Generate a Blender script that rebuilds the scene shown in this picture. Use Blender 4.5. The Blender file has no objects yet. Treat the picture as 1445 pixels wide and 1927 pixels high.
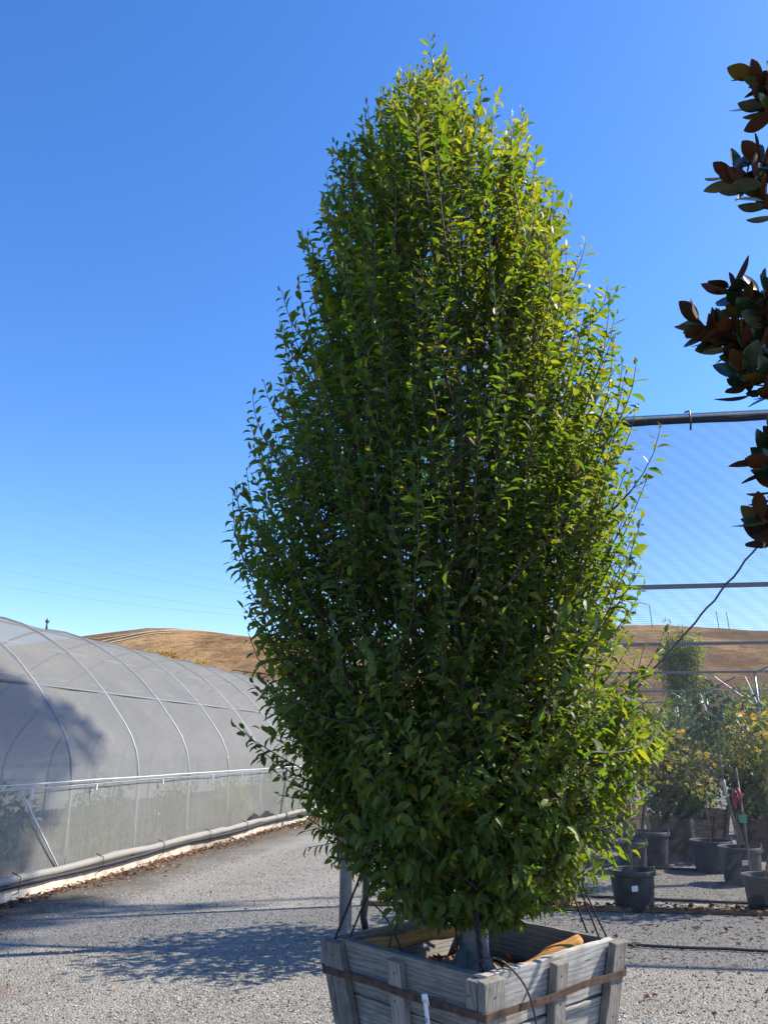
import bpy, math, random
import numpy as np
from mathutils import Vector, Matrix
random.seed(7); rng = np.random.default_rng(7)
R = math.radians
scene = bpy.context.scene
C = scene.collection

# ------------------------------------------------------------------ camera, sky, sun, exposure
cam_d = bpy.data.cameras.new('camera'); cam = bpy.data.objects.new('camera', cam_d); C.objects.link(cam)
cam.location = (0, 0, 1.6); cam.rotation_euler = (R(90 + 17.1), 0, 0)
cam_d.sensor_fit = 'VERTICAL'; cam_d.sensor_height = 24.0; cam_d.lens = 1450 / 1927 * 24.0
cam_d.clip_end = 3000; cam_d.clip_start = 0.05
scene.camera = cam
SUN_EL = R(42); SUN_AZ = R(13)          # azimuth measured from +X towards +Y
sunv = Vector((math.cos(SUN_EL) * math.cos(SUN_AZ), math.cos(SUN_EL) * math.sin(SUN_AZ), math.sin(SUN_EL)))
world = bpy.data.worlds.new('World'); scene.world = world; world.use_nodes = True
wn = world.node_tree; wn.nodes.clear()
sky = wn.nodes.new('ShaderNodeTexSky'); sky.sky_type = 'NISHITA'; sky.sun_disc = False
sky.sun_elevation = SUN_EL; sky.sun_rotation = R(90) - SUN_AZ
sky.air_density = 1.0; sky.dust_density = 0.25; sky.ozone_density = 3.0; sky.altitude = 100
hs = wn.nodes.new('ShaderNodeHueSaturation'); hs.inputs['Saturation'].default_value = 1.27
bg = wn.nodes.new('ShaderNodeBackground'); bg.inputs['Strength'].default_value = 0.138
wo = wn.nodes.new('ShaderNodeOutputWorld')
wb = wn.nodes.new('ShaderNodeMix'); wb.data_type = 'RGBA'; wb.blend_type = 'MULTIPLY'; wb.inputs[0].default_value = 1; wb.inputs[7].default_value = (1.04, .965, 1.04, 1)   # camera white balance
wn.links.new(sky.outputs[0], wb.inputs[6]); wn.links.new(wb.outputs[2], hs.inputs['Color']); wn.links.new(hs.outputs[0], bg.inputs['Color']); wn.links.new(bg.outputs[0], wo.inputs['Surface'])
sd = bpy.data.lights.new('sun', 'SUN'); sd.energy = 4.6; sd.angle = R(0.53); sd.color = (1.0, 0.93, 0.79)
so = bpy.data.objects.new('sun', sd); C.objects.link(so)
so.rotation_euler = sunv.to_track_quat('Z', 'Y').to_euler()
vs = scene.view_settings; vs.view_transform = 'Standard'; vs.look = 'None'; vs.gamma = 1; vs.exposure = 1.0; vs.use_curve_mapping = False
scene.cycles.transparent_max_bounces = 24

# ------------------------------------------------------------------ materials
def new_mat(name):
    m = bpy.data.materials.new(name); m.use_nodes = True
    nt = m.node_tree; nt.nodes.clear()
    return m, nt, nt.nodes.new('ShaderNodeOutputMaterial')
class NT:
    def __init__(s, nt): s.nt = nt
    def n(s, t, **kw):
        nd = s.nt.nodes.new('ShaderNode' + t)
        for k, v in kw.items():
            if k.startswith('i_'): nd.inputs[k[2:].replace('_', ' ')].default_value = v
            else: setattr(nd, k, v)
        return nd
    def l(s, a, b): s.nt.links.new(a, b)
    def ramp(s, fac, stops, interp='LINEAR'):
        r = s.nt.nodes.new('ShaderNodeValToRGB'); r.color_ramp.interpolation = interp
        el = r.color_ramp.elements
        while len(el) > 1: el.remove(el[-1])
        el[0].position = stops[0][0]; el[0].color = (*stops[0][1], 1)
        for p, c in stops[1:]:
            e = el.new(p); e.color = (*c, 1)
        s.l(fac, r.inputs[0]); return r.outputs[0]
    def mix(s, fac, a, b, mode='MIX'):
        m = s.nt.nodes.new('ShaderNodeMix'); m.data_type = 'RGBA'; m.blend_type = mode
        for sock, v in ((m.inputs[0], fac), (m.inputs[6], a), (m.inputs[7], b)):
            if hasattr(v, 'is_linked'): s.l(v, sock)
            elif isinstance(v, (tuple, list)): sock.default_value = (*v, 1) if len(v) == 3 else v
            else: sock.default_value = v
        return m.outputs[2]
    def math(s, op, a, b=None, clamp=False):
        m = s.nt.nodes.new('ShaderNodeMath'); m.operation = op; m.use_clamp = clamp
        for i, v in enumerate((a, b)):
            if v is None: continue
            if hasattr(v, 'is_linked'): s.l(v, m.inputs[i])
            else: m.inputs[i].default_value = v
        return m.outputs[0]
    def coords(s, scale=(1, 1, 1), rnd=0.0):
        tc = s.n('TexCoord'); mp = s.n('Mapping'); mp.inputs['Scale'].default_value = scale
        if rnd:
            oi = s.n('ObjectInfo'); cx = s.n('CombineXYZ')
            k = s.math('MULTIPLY', oi.outputs['Random'], rnd)
            for i in range(3): s.l(k, cx.inputs[i])
            s.l(cx.outputs[0], mp.inputs['Location'])
        s.l(tc.outputs['Object'], mp.inputs['Vector']); return mp.outputs[0]
    def noise(s, vec, scale, detail=4, rough=.55):
        n = s.n('TexNoise'); n.inputs['Scale'].default_value = scale; n.inputs['Detail'].default_value = detail; n.inputs['Roughness'].default_value = rough
        if vec is not None: s.l(vec, n.inputs['Vector'])
        return n.outputs['Fac']
    def bump(s, h, strength=.3, dist=.01):
        b = s.n('Bump'); b.inputs['Strength'].default_value = strength; b.inputs['Distance'].default_value = dist
        s.l(h, b.inputs['Height']); return b.outputs[0]

def simple(name, col, rough=.6, metal=0.0, var=.25, scale=30, bump=.15, spec=.5):
    m, nt, out = new_mat(name); t = NT(nt)
    p = t.n('BsdfPrincipled'); p.inputs['Roughness'].default_value = rough; p.inputs['Metallic'].default_value = metal
    p.inputs['Specular IOR Level'].default_value = spec
    v = t.coords(rnd=20)
    n = t.noise(v, scale, 5)
    c = t.ramp(n, [(.25, tuple(x * (1 - var) for x in col)), (.75, tuple(min(1, x * (1 + var)) for x in col))])
    t.l(c, p.inputs['Base Color'])
    if bump: t.l(t.bump(n, bump, .004), p.inputs['Normal'])
    t.l(p.outputs[0], out.inputs[0]); return m

def leaf_mat(name, stops, trans, rough=.42, tfac=.38, spec=.45):
    """colour from the per-leaf value 'var'; light also passes through the blade"""
    m, nt, out = new_mat(name); t = NT(nt)
    at = t.n('Attribute', attribute_name='var')
    col = t.ramp(at.outputs['Fac'], stops)
    p = t.n('BsdfPrincipled'); p.inputs['Roughness'].default_value = rough; p.inputs['Specular IOR Level'].default_value = spec
    t.l(col, p.inputs['Base Color'])
    tr = t.n('BsdfTranslucent'); tc = t.mix(1.0, col, trans, 'MULTIPLY'); t.l(tc, tr.inputs['Color'])
    mx = t.n('MixShader'); mx.inputs[0].default_value = tfac
    t.l(p.outputs[0], mx.inputs[1]); t.l(tr.outputs[0], mx.inputs[2]); t.l(mx.outputs[0], out.inputs[0]); return m

def wood_mat(name, axis, dark, light, stain=(.16, .10, .06), stain_amt=.5):
    m, nt, out = new_mat(name); t = NT(nt)
    p = t.n('BsdfPrincipled'); p.inputs['Roughness'].default_value = .88; p.inputs['Specular IOR Level'].default_value = .2
    sc = [1, 1, 1]; sc[axis] = .09
    v = t.coords(tuple(sc), rnd=37)
    big = t.noise(v, 9, 3, .5)
    w = t.n('TexWave', wave_type='BANDS', bands_direction='Y' if axis != 1 else 'X'); w.inputs['Scale'].default_value = 14; w.inputs['Distortion'].default_value = 9
    w.inputs['Detail'].default_value = 3; w.inputs['Detail Scale'].default_value = 1.4; t.l(v, w.inputs['Vector'])
    fine = t.noise(v, 160, 4, .7)
    g = t.math('ADD', t.math('MULTIPLY', w.outputs['Fac'], .13), t.math('ADD', t.math('MULTIPLY', fine, .50), t.math('MULTIPLY', big, .42)))
    col = t.ramp(g, [(.30, tuple(x * .6 for x in dark)), (.44, dark), (.62, light), (.8, tuple(min(.9, x * 1.15) for x in light))])
    st = t.noise(t.coords((1, 1, 1), rnd=11), 7, 6, .7)
    sf = t.ramp(st, [(.48, (0, 0, 0)), (.68, (stain_amt,) * 3)])
    col = t.mix(sf, col, stain)
    oi2 = t.n('ObjectInfo'); col = t.mix(1.0, col, t.ramp(oi2.outputs['Random'], [(0, (.66, .64, .61)), (.5, (.95, .93, .90)), (1, (1.22, 1.20, 1.17))]), 'MULTIPLY')
    ck = t.noise(v, 55, 2, .5); cf = t.ramp(ck, [(.25, (.8,) * 3), (.29, (0,) * 3)])
    col = t.mix(cf, col, (.03, .027, .025))
    t.l(col, p.inputs['Base Color'])
    hgt = t.math('SUBTRACT', g, t.math('MULTIPLY', cf, .6))
    t.l(t.bump(hgt, .4, .004), p.inputs['Normal'])
    t.l(p.outputs[0], out.inputs[0]); return m

def film_mat(name, clear, tint, dirt, streak):
    """polythene film: part see-through, part scattering, with dust and water streaks"""
    m, nt, out = new_mat(name); t = NT(nt)
    v = t.coords()
    n1 = t.noise(v, 1.6, 6, .6); n2 = t.noise(t.coords((9, 9, .5)), 3.0, 5, .6); n3 = t.noise(v, 24, 4, .7)
    d = t.math('ADD', t.math('MULTIPLY', n1, .5), t.math('ADD', t.math('MULTIPLY', n2, streak), t.math('MULTIPLY', n3, .25)))
    fac = t.ramp(d, [(.25, (clear + .12,) * 3), (.8, (max(0, clear - .16),) * 3)])
    col = t.ramp(n3, [(.3, tuple(x * .9 for x in tint)), (.7, tint)])
    col = t.mix(t.ramp(n1, [(.45, (0, 0, 0)), (.8, (dirt,) * 3)]), col, (.42, .38, .30))
    df = t.n('BsdfDiffuse'); t.l(col, df.inputs['Color'])
    tl = t.n('BsdfTranslucent'); t.l(col, tl.inputs['Color'])
    gl = t.n('BsdfGlossy'); gl.inputs['Roughness'].default_value = .32; gl.inputs['Color'].default_value = (.8, .82, .85, 1)
    bp = t.bump(t.noise(t.coords((1, 1, .35)), 5, 4), .35, .03); t.l(bp, gl.inputs['Normal'])
    m1 = t.n('MixShader'); m1.inputs[0].default_value = .5; t.l(df.outputs[0], m1.inputs[1]); t.l(tl.outputs[0], m1.inputs[2])
    m2 = t.n('MixShader'); m2.inputs[0].default_value = .07; t.l(m1.outputs[0], m2.inputs[1]); t.l(gl.outputs[0], m2.inputs[2])
    ts = t.n('BsdfTransparent'); ts.inputs['Color'].default_value = (.95, .96, .96, 1)
    m3 = t.n('MixShader'); t.l(fac, m3.inputs[0]); t.l(m2.outputs[0], m3.inputs[1]); t.l(ts.outputs[0], m3.inputs[2])
    t.l(m3.outputs[0], out.inputs[0]); return m

def net_mat():
    m, nt, out = new_mat('shade_net'); t = NT(nt)
    v = t.coords()
    w = t.n('TexWave', wave_type='BANDS', bands_direction='Z'); w.inputs['Scale'].default_value = 13.5; w.inputs['Distortion'].default_value = 1.2; w.inputs['Detail'].default_value = 1; w.inputs['Detail Scale'].default_value = .4
    t.l(v, w.inputs['Vector'])
    w2 = t.n('TexWave', wave_type='BANDS', bands_direction='DIAGONAL'); w2.inputs['Scale'].default_value = 3.2; w2.inputs['Distortion'].default_value = 3; w2.inputs['Detail Scale'].default_value = .3
    t.l(v, w2.inputs['Vector'])
    n = t.noise(v, 1.1, 3)
    f = t.math('ADD', t.math('MULTIPLY', w.outputs['Fac'], .15), t.math('ADD', t.math('MULTIPLY', w2.outputs['Fac'], .07), t.math('MULTIPLY', n, .10)))
    f = t.math('ADD', f, .49)
    df = t.n('BsdfDiffuse'); df.inputs['Color'].default_value = (.10, .105, .115, 1)
    tl = t.n('BsdfTranslucent'); tl.inputs['Color'].default_value = (.12, .12, .125, 1)
    mx = t.n('MixShader'); mx.inputs[0].default_value = .5; t.l(df.outputs[0], mx.inputs[1]); t.l(tl.outputs[0], mx.inputs[2])
    ts = t.n('BsdfTransparent')
    m3 = t.n('MixShader'); t.l(f, m3.inputs[0]); t.l(mx.outputs[0], m3.inputs[1]); t.l(ts.outputs[0], m3.inputs[2])
    t.l(m3.outputs[0], out.inputs[0]); return m

GA = R(12.2)                                   # greenhouse axis, measured from +Y towards +X
GU = np.array((math.sin(GA), math.cos(GA), 0)); GN = np.array((math.cos(GA), -math.sin(GA), 0))
G0 = np.array((-3.92, 10.31, 0))               # foot of the reference post
def gravel_mat():
    m, nt, out = new_mat('gravel'); t = NT(nt)
    p = t.n('BsdfPrincipled'); p.inputs['Roughness'].default_value = .9; p.inputs['Specular IOR Level'].default_value = .25
    v = t.coords()
    vo = t.n('TexVoronoi', feature='F1'); vo.inputs['Scale'].default_value = 62; t.l(v, vo.inputs['Vector'])
    sep = t.n('SeparateColor'); t.l(vo.outputs['Color'], sep.inputs[0])
    stone = t.ramp(sep.outputs[0], [(0, (.075, .072, .066)), (.3, (.170, .160, .143)), (.65, (.245, .232, .206)), (.92, (.35, .33, .294)), (1, (.46, .435, .395))])
    stone = t.mix(t.ramp(sep.outputs[1], [(.8, (0, 0, 0)), (1, (.5,) * 3)]), stone, (.30, .24, .17))
    big = t.noise(v, .55, 5, .6); med = t.noise(v, 3.2, 5, .65)
    stone = t.mix(t.ramp(big, [(.35, (0, 0, 0)), (.65, (.75,) * 3)]), stone, (.245, .225, .19))
    stone = t.mix(t.ramp(med, [(.5, (0, 0, 0)), (.75, (.5,) * 3)]), stone, (.125, .117, .102))
    ax0 = t.n('SeparateXYZ'); t.l(v, ax0.inputs[0])
    dd = t.math('ADD', t.math('MULTIPLY', t.math('SUBTRACT', ax0.outputs[0], float(G0[0])), float(GN[0])), t.math('MULTIPLY', t.math('SUBTRACT', ax0.outputs[1], float(G0[1])), float(GN[1])))
    dw = t.math('ADD', dd, t.math('MULTIPLY', t.noise(v, .5, 3), .5))
    lane = t.ramp(t.math('DIVIDE', dw, 5.0), [(.25, (0,) * 3), (.33, (.5,) * 3), (.41, (0,) * 3), (.57, (0,) * 3), (.65, (.5,) * 3), (.73, (0,) * 3)])
    stone = t.mix(t.mix(1.0, lane, t.ramp(med, [(.3, (.3,) * 3), (.6, (1,) * 3)]), 'MULTIPLY'), stone, (.30, .282, .25))
    # damp brown earth along the greenhouse footing and one rusty stain in the road
    sx = t.n('SeparateXYZ'); t.l(v, sx.inputs[0])
    dist = t.math('ADD', t.math('MULTIPLY', t.math('SUBTRACT', sx.outputs[0], float(G0[0])), float(GN[0])), t.math('MULTIPLY', t.math('SUBTRACT', sx.outputs[1], float(G0[1])), float(GN[1])))
    dn = t.math('ADD', dist, t.math('MULTIPLY', t.noise(v, 1.3, 6, .65), -1.1))
    earth = t.ramp(dn, [(.05, (.92,) * 3), (.25, (.6,) * 3), (.75, (0, 0, 0))])
    ec = t.ramp(t.noise(v, 9, 5, .7), [(.3, (.055, .042, .03)), (.7, (.15, .122, .09))])
    stone = t.mix(earth, stone, ec)
    vd = t.n('VectorMath', operation='DISTANCE'); t.l(v, vd.inputs[0]); vd.inputs[1].default_value = (-2.78, 6.0, 0)
    sd_ = t.math('ADD', vd.outputs['Value'], t.math('MULTIPLY', t.noise(v, 6, 5, .7), .55))
    stone = t.mix(t.ramp(sd_, [(.32, (.75,) * 3), (.62, (0, 0, 0))]), stone, (.16, .085, .055))
    t.l(stone, p.inputs['Base Color'])
    h = t.math('SUBTRACT', t.math('MULTIPLY', med, .6), vo.outputs['Distance'])
    t.l(t.bump(h, .9, .012), p.inputs['Normal'])
    t.l(p.outputs[0], out.inputs[0]); return m

def hill_mat():
    m, nt, out = new_mat('dry_grass'); t = NT(nt)
    p = t.n('BsdfPrincipled'); p.inputs['Roughness'].default_value = .95; p.inputs['Specular IOR Level'].default_value = .1
    a = t.noise(t.coords((1, .35, 1)), .05, 7, .65); b = t.noise(t.coords((1, .35, 3)), .35, 8, .75)
    g = t.math('ADD', t.math('MULTIPLY', a, .45), t.math('MULTIPLY', b, .55))
    col = t.ramp(g, [(.34, (.08, .046, .024)), (.44, (.22, .13, .06)), (.53, (.38, .235, .105)), (.66, (.50, .33, .165))])
    c = t.noise(t.coords(), .022, 5, .6)
    col = t.mix(t.ramp(c, [(.47, (0, 0, 0)), (.58, (.75,) * 3)]), col, (.12, .07, .038))
    t.l(col, p.inputs['Base Color']); t.l(t.bump(b, .9, 1.6), p.inputs['Normal'])
    t.l(p.outputs[0], out.inputs[0]); return m

def stone_mat():
    m, nt, out = new_mat('loose_stone'); t = NT(nt)
    p = t.n('BsdfPrincipled'); p.inputs['Roughness'].default_value = .85
    at = t.n('Attribute', attribute_name='var')
    t.l(t.ramp(at.outputs['Fac'], [(0, (.075, .072, .067)), (.35, (.18, .17, .152)), (.7, (.285, .268, .238)), (.93, (.45, .425, .38)), (1, (.36, .27, .18))]), p.inputs['Base Color'])
    t.l(p.outputs[0], out.inputs[0]); return m

M = {}
M['gravel'] = gravel_mat(); M['hill'] = hill_mat(); M['stone'] = stone_mat(); M['net'] = net_mat()
M['film'] = film_mat('roof_polythene', .32, (.36, .355, .325), .45, .2)
M['side'] = film_mat('side_polythene', .62, (.56, .56, .52), .5, .6)
M['galv'] = simple('galvanised_steel', (.46, .48, .50), .42, .75, .18, 14, .05)
M['galvdull'] = simple('dull_steel_pipe', (.15, .16, .18), .6, .2, .18, 10, .05)
M['whitepipe'] = simple('pale_pipe', (.62, .63, .62), .5, 0, .1, 8, .05)
M['hoop'] = simple('hoop_pipe', (.25, .255, .26), .55, .3, .15, 10, .05)
M['rust'] = simple('rusty_strap_steel', (.075, .045, .034), .85, .2, .75, 24, .5)
M['rustbright'] = simple('rust', (.32, .14, .05), .9, 0, .4, 60, .3)
M['black'] = simple('black_plastic', (.022, .023, .026), .5, 0, .3, 40, .1)
M['blacknet'] = simple('black_net_roll', (.016, .017, .021), .9, 0, .3, 40, .3)
M['pot'] = simple('pot_plastic', (.05, .050, .052), .66, 0, .55, 12, .12)
M['rope'] = simple('dark_cord', (.030, .016, .018), .8, 0, .4, 90, .4)
M['white'] = simple('white_paper', (.72, .75, .80), .55, 0, .06, 30, 0)
M['label_print'] = simple('label_print', (.30, .34, .38), .6, 0, .1, 30, 0)
M['red'] = simple('red_tag', (.50, .03, .05), .55, 0, .2, 20, 0)
M['greentag'] = simple('green_tag', (.16, .48, .30), .55, 0, .1, 20, 0)
M['teal'] = simple('teal_fitting', (.02, .16, .20), .5, 0, .2, 20, 0)
M['bark'] = simple('grey_bark', (.19, .175, .16), .85, 0, .4, 22, .5)
M['twig'] = simple('brown_twig', (.055, .04, .033), .75, 0, .4, 30, .2)
M['paletwig'] = simple('pale_stem', (.24, .19, .14), .8, 0, .35, 24, .3)
M['soil'] = simple('potting_soil', (.10, .07, .048), .95, 0, .6, 45, .8)
M['pole'] = wood_mat('lodgepole', 0, (.42, .19, .06), (.60, .31, .11), (.13, .07, .03), .35)
M['plank'] = wood_mat('weathered_plank', 0, (.205, .20, .192), (.36, .355, .345), (.15, .115, .08), .5)
M['batten'] = wood_mat('weathered_batten', 1, (.17, .16, .148), (.285, .272, .255), (.13, .095, .065), .55)
M['footing'] = wood_mat('sun_bleached_board', 0, (.40, .35, .29), (.60, .54, .46), (.15, .11, .08), .4)
M['oldbox'] = wood_mat('brown_box_wood', 0, (.13, .085, .055), (.25, .175, .12), (.06, .04, .03), .4)
M['roll'] = film_mat('rolled_film', .0, (.55, .52, .46), .5, .3)
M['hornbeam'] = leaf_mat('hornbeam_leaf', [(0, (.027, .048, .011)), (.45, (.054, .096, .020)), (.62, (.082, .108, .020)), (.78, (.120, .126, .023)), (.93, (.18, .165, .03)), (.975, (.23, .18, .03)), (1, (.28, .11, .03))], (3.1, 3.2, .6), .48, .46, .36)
M['mag_top'] = leaf_mat('magnolia_leaf_top', [(0, (.012, .030, .018)), (.7, (.022, .05, .024)), (1, (.07, .10, .02))], (1.5, 1.8, .8), .22, .2, .6)
M['mag_under'] = leaf_mat('magnolia_leaf_underside', [(0, (.062, .023, .012)), (.7, (.10, .038, .017)), (1, (.15, .10, .02))], (2.2, 2.2, 1.0), .7, .4, .2)
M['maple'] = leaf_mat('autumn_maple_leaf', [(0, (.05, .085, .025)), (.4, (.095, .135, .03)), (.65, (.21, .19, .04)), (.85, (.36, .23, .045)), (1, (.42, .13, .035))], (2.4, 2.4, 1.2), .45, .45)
M['dark_leaf'] = leaf_mat('dark_glossy_leaf', [(0, (.03, .05, .025)), (.6, (.06, .092, .038)), (1, (.14, .16, .065))], (2.0, 2.2, 1.0), .32, .35, .5)
M['willow'] = leaf_mat('far_tree_leaf', [(0, (.09, .12, .035)), (.5, (.16, .19, .05)), (1, (.25, .26, .07))], (2.2, 2.2, 1.4), .6, .5)
M['yellow'] = leaf_mat('yellow_leaf', [(0, (.22, .15, .03)), (.5, (.38, .25, .04)), (1, (.50, .33, .06))], (1.6, 1.5, 1.0), .6, .35)
M['litter'] = leaf_mat('dead_leaf', [(0, (.06, .032, .018)), (.5, (.17, .075, .035)), (.85, (.30, .15, .07)), (1, (.42, .27, .15))], (1, .9, .8), .8, .1)
M['flower_red'] = leaf_mat('red_bloom', [(0, (.40, .02, .04)), (1, (.60, .06, .07))], (1.3, 1, 1), .6, .3)
M['grass'] = leaf_mat('grass_blade', [(0, (.10, .13, .03)), (1, (.30, .28, .09))], (1.6, 1.6, 1), .6, .3)
M['track'] = simple('bare_track', (.50, .39, .26), .95, 0, .15, .4, 0)
M['sky_wire'] = simple('power_cable', (.22, .22, .24), .6, 0, .1, 2, 0)

# ------------------------------------------------------------------ mesh helpers
def link(name, data, parent=None, loc=None, mat=None, label=None, cat=None, group=None, kind=None):
    o = bpy.data.objects.new(name, data); C.objects.link(o)
    if mat is not None and data is not None and len(data.materials) == 0:
        for mm in (mat if isinstance(mat, (list, tuple)) else [mat]): data.materials.append(M[mm] if isinstance(mm, str) else mm)
    if parent is not None: o.parent = parent
    if loc is not None: o.location = loc
    if label: o['label'] = label
    if cat: o['category'] = cat
    if group: o['group'] = group
    if kind: o['kind'] = kind
    return o
def thing(name, label, cat, loc=(0, 0, 0), group=None, rz=0):
    o = link(name, None, None, loc, None, label, cat, group); o.empty_display_size = .2; o.rotation_euler[2] = rz; return o

class MB:
    def __init__(s, off=(0, 0, 0)): s.v = []; s.f = []; s.o = Vector(off)
    def add(s, vs, fs):
        b = len(s.v); s.v += [tuple(Vector(p) - s.o) for p in vs]; s.f += [tuple(i + b for i in f) for f in fs]; return s
    def tube(s, pts, rad, seg=8, caps=True, wob=0):
        pts = [Vector(p) for p in pts]; n = len(pts)
        rads = rad if isinstance(rad, (list, tuple)) else [rad] * n
        vs = []; ref = None
        for i, p in enumerate(pts):
            d = (pts[min(i + 1, n - 1)] - pts[max(i - 1, 0)]).normalized()
            if ref is None: ref = Vector((0, 0, 1)) if abs(d.z) < .9 else Vector((1, 0, 0))
            a = (ref - d * ref.dot(d)).normalized(); ref = a; b = d.cross(a)
            for k in range(seg):
                t = 2 * math.pi * k / seg; r = rads[i] * (1 + (random.uniform(-wob, wob) if wob else 0))
                vs.append(p + (a * math.cos(t) + b * math.sin(t)) * r)
        fs = [(i * seg + k, i * seg + (k + 1) % seg, (i + 1) * seg + (k + 1) % seg, (i + 1) * seg + k) for i in range(n - 1) for k in range(seg)]
        if caps: fs += [tuple(range(seg))[::-1], tuple((n - 1) * seg + k for k in range(seg))]
        return s.add(vs, fs)
    def hexa(s, lo, hi):
        (a, b, c), (d, e, f) = lo, hi
        return s.add([(a, b, c), (d, b, c), (d, e, c), (a, e, c), (a, b, f), (d, b, f), (d, e, f), (a, e, f)],
                     [(0, 3, 2, 1), (4, 5, 6, 7), (0, 1, 5, 4), (1, 2, 6, 5), (2, 3, 7, 6), (3, 0, 4, 7)])
    def lathe(s, prof, seg=28, c=(0, 0, 0)):
        n = len(prof); vs = []
        for r, z in prof:
            for k in range(seg):
                t = 2 * math.pi * k / seg; vs.append((c[0] + r * math.cos(t), c[1] + r * math.sin(t), c[2] + z))
        return s.add(vs, [(i * seg + k, i * seg + (k + 1) % seg, (i + 1) * seg + (k + 1) % seg, (i + 1) * seg + k) for i in range(n - 1) for k in range(seg)])
    def mesh(s, name, smooth=True):
        me = bpy.data.meshes.new(name); me.from_pydata(s.v, [], s.f); me.update()
        if smooth: me.polygons.foreach_set('use_smooth', [True] * len(me.polygons))
        return me
    def build(s, name, mat, parent=None, smooth=True, **kw):
        return link(name, s.mesh(name, smooth), parent, None, mat, **kw)
def bevel(o, w=.004, seg=2):
    b = o.modifiers.new('bevel', 'BEVEL'); b.width = w; b.segments = seg; b.limit_method = 'ANGLE'; return o

def np_mesh(name, verts, tris, var=None, matidx=None, smooth=False):
    me = bpy.data.meshes.new(name); nv = len(verts); nf = len(tris)
    me.vertices.add(nv); me.vertices.foreach_set('co', np.ascontiguousarray(verts, dtype=np.float32).ravel())
    me.loops.add(nf * 3); me.loops.foreach_set('vertex_index', np.ascontiguousarray(tris, dtype=np.int32).ravel())
    me.polygons.add(nf); me.polygons.foreach_set('loop_start', np.arange(0, nf * 3, 3, dtype=np.int32))
    if matidx is not None: me.polygons.foreach_set('material_index', np.asarray(matidx, dtype=np.int32))
    me.update(calc_edges=True)
    me.polygons.foreach_set('use_smooth', np.full(nf, smooth))
    if var is not None:
        at = me.attributes.new('var', 'FLOAT', 'POINT'); at.data.foreach_set('value', np.asarray(var, dtype=np.float32))
    return me
def norm(a): return a / np.maximum(np.linalg.norm(a, axis=-1, keepdims=True), 1e-9)
# leaf templates: (along, across, normal)
T_BEAM = np.array([(0, 0, 0), (.34, 0, 0), (.70, 0, -.03), (1, 0, -.13), (.13, .13, .035), (.42, .235, .075), (.74, .155, .02), (.13, -.13, .035), (.42, -.235, .075), (.74, -.155, .02)])
F_BEAM = np.array([(0, 1, 4), (4, 1, 5), (1, 2, 5), (5, 2, 6), (2, 3, 6), (0, 7, 1), (7, 8, 1), (1, 8, 2), (8, 9, 2), (2, 9, 3)])
T_SMALL = np.array([(0, 0, 0), (.5, .30, .06), (1, 0, -.08), (.5, -.30, .06)]); F_SMALL = np.array([(0, 2, 1), (0, 3, 2)])
_t = [0, .10, .24, .40, .56, .71, .85, .94, 1.0]; _w = [0, .075, .165, .225, .24, .215, .14, .07, 0]
T_MAG = np.array([(a, 0, -.05 * a * a) for a in _t] + [(a, w, .045 * math.sin(math.pi * a) - .05 * a * a) for a, w in zip(_t[1:-1], _w[1:-1])] + [(a, -w, .045 * math.sin(math.pi * a) - .05 * a * a) for a, w in zip(_t[1:-1], _w[1:-1])])
F_MAG = [(0, 1, 9), (0, 16, 1), (7, 8, 15), (7, 22, 8)]
for _k in range(1, 7): F_MAG += [(_k, _k + 1, 9 + _k), (_k, 9 + _k, 8 + _k), (_k, 15 + _k, 16 + _k), (_k, 16 + _k, _k + 1)]
F_MAG = np.array(F_MAG)
T_LOBED = np.array([(0, 0, 0), (.12, .48, .02), (.38, .22, .05), (.62, .50, -.03), (.66, .15, .03), (1, 0, -.08), (.66, -.15, .03), (.62, -.50, -.03), (.38, -.22, .05), (.12, -.48, .02)])
F_LOBED = np.array([(0, 2, 1), (0, 4, 2), (2, 4, 3), (0, 5, 4), (0, 6, 5), (0, 8, 6), (8, 7, 6), (0, 9, 8)])
def leaf_frames(axis, nor):
    x = norm(axis); n = norm(nor - x * np.sum(nor * x, -1, keepdims=True)); y = np.cross(n, x); return x, y, n
def leaves_mesh(name, pos, axis, nor, size, var, T=T_BEAM, F=F_BEAM, off=(0, 0, 0)):
    x, y, n = leaf_frames(axis, nor); N = len(pos); k = len(T)
    P = pos - np.asarray(off)
    curl = rng.uniform(.3, 2.4, N)[:, None, None]; wid = rng.uniform(.75, 1.15, N)[:, None, None]
    V = P[:, None, :] + size[:, None, None] * (T[None, :, 0:1] * x[:, None, :] + wid * T[None, :, 1:2] * y[:, None, :] + curl * T[None, :, 2:3] * n[:, None, :])
    tri = F[None] + (np.arange(N) * k)[:, None, None]
    return np_mesh(name, V.reshape(-1, 3), tri.reshape(-1, 3), np.repeat(var, k))
def rand_unit(n):
    return norm(rng.normal(size=(n, 3)))
def interp(z, tab, c): return np.interp(z, [t[0] for t in tab], [t[c] for t in tab])

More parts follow.
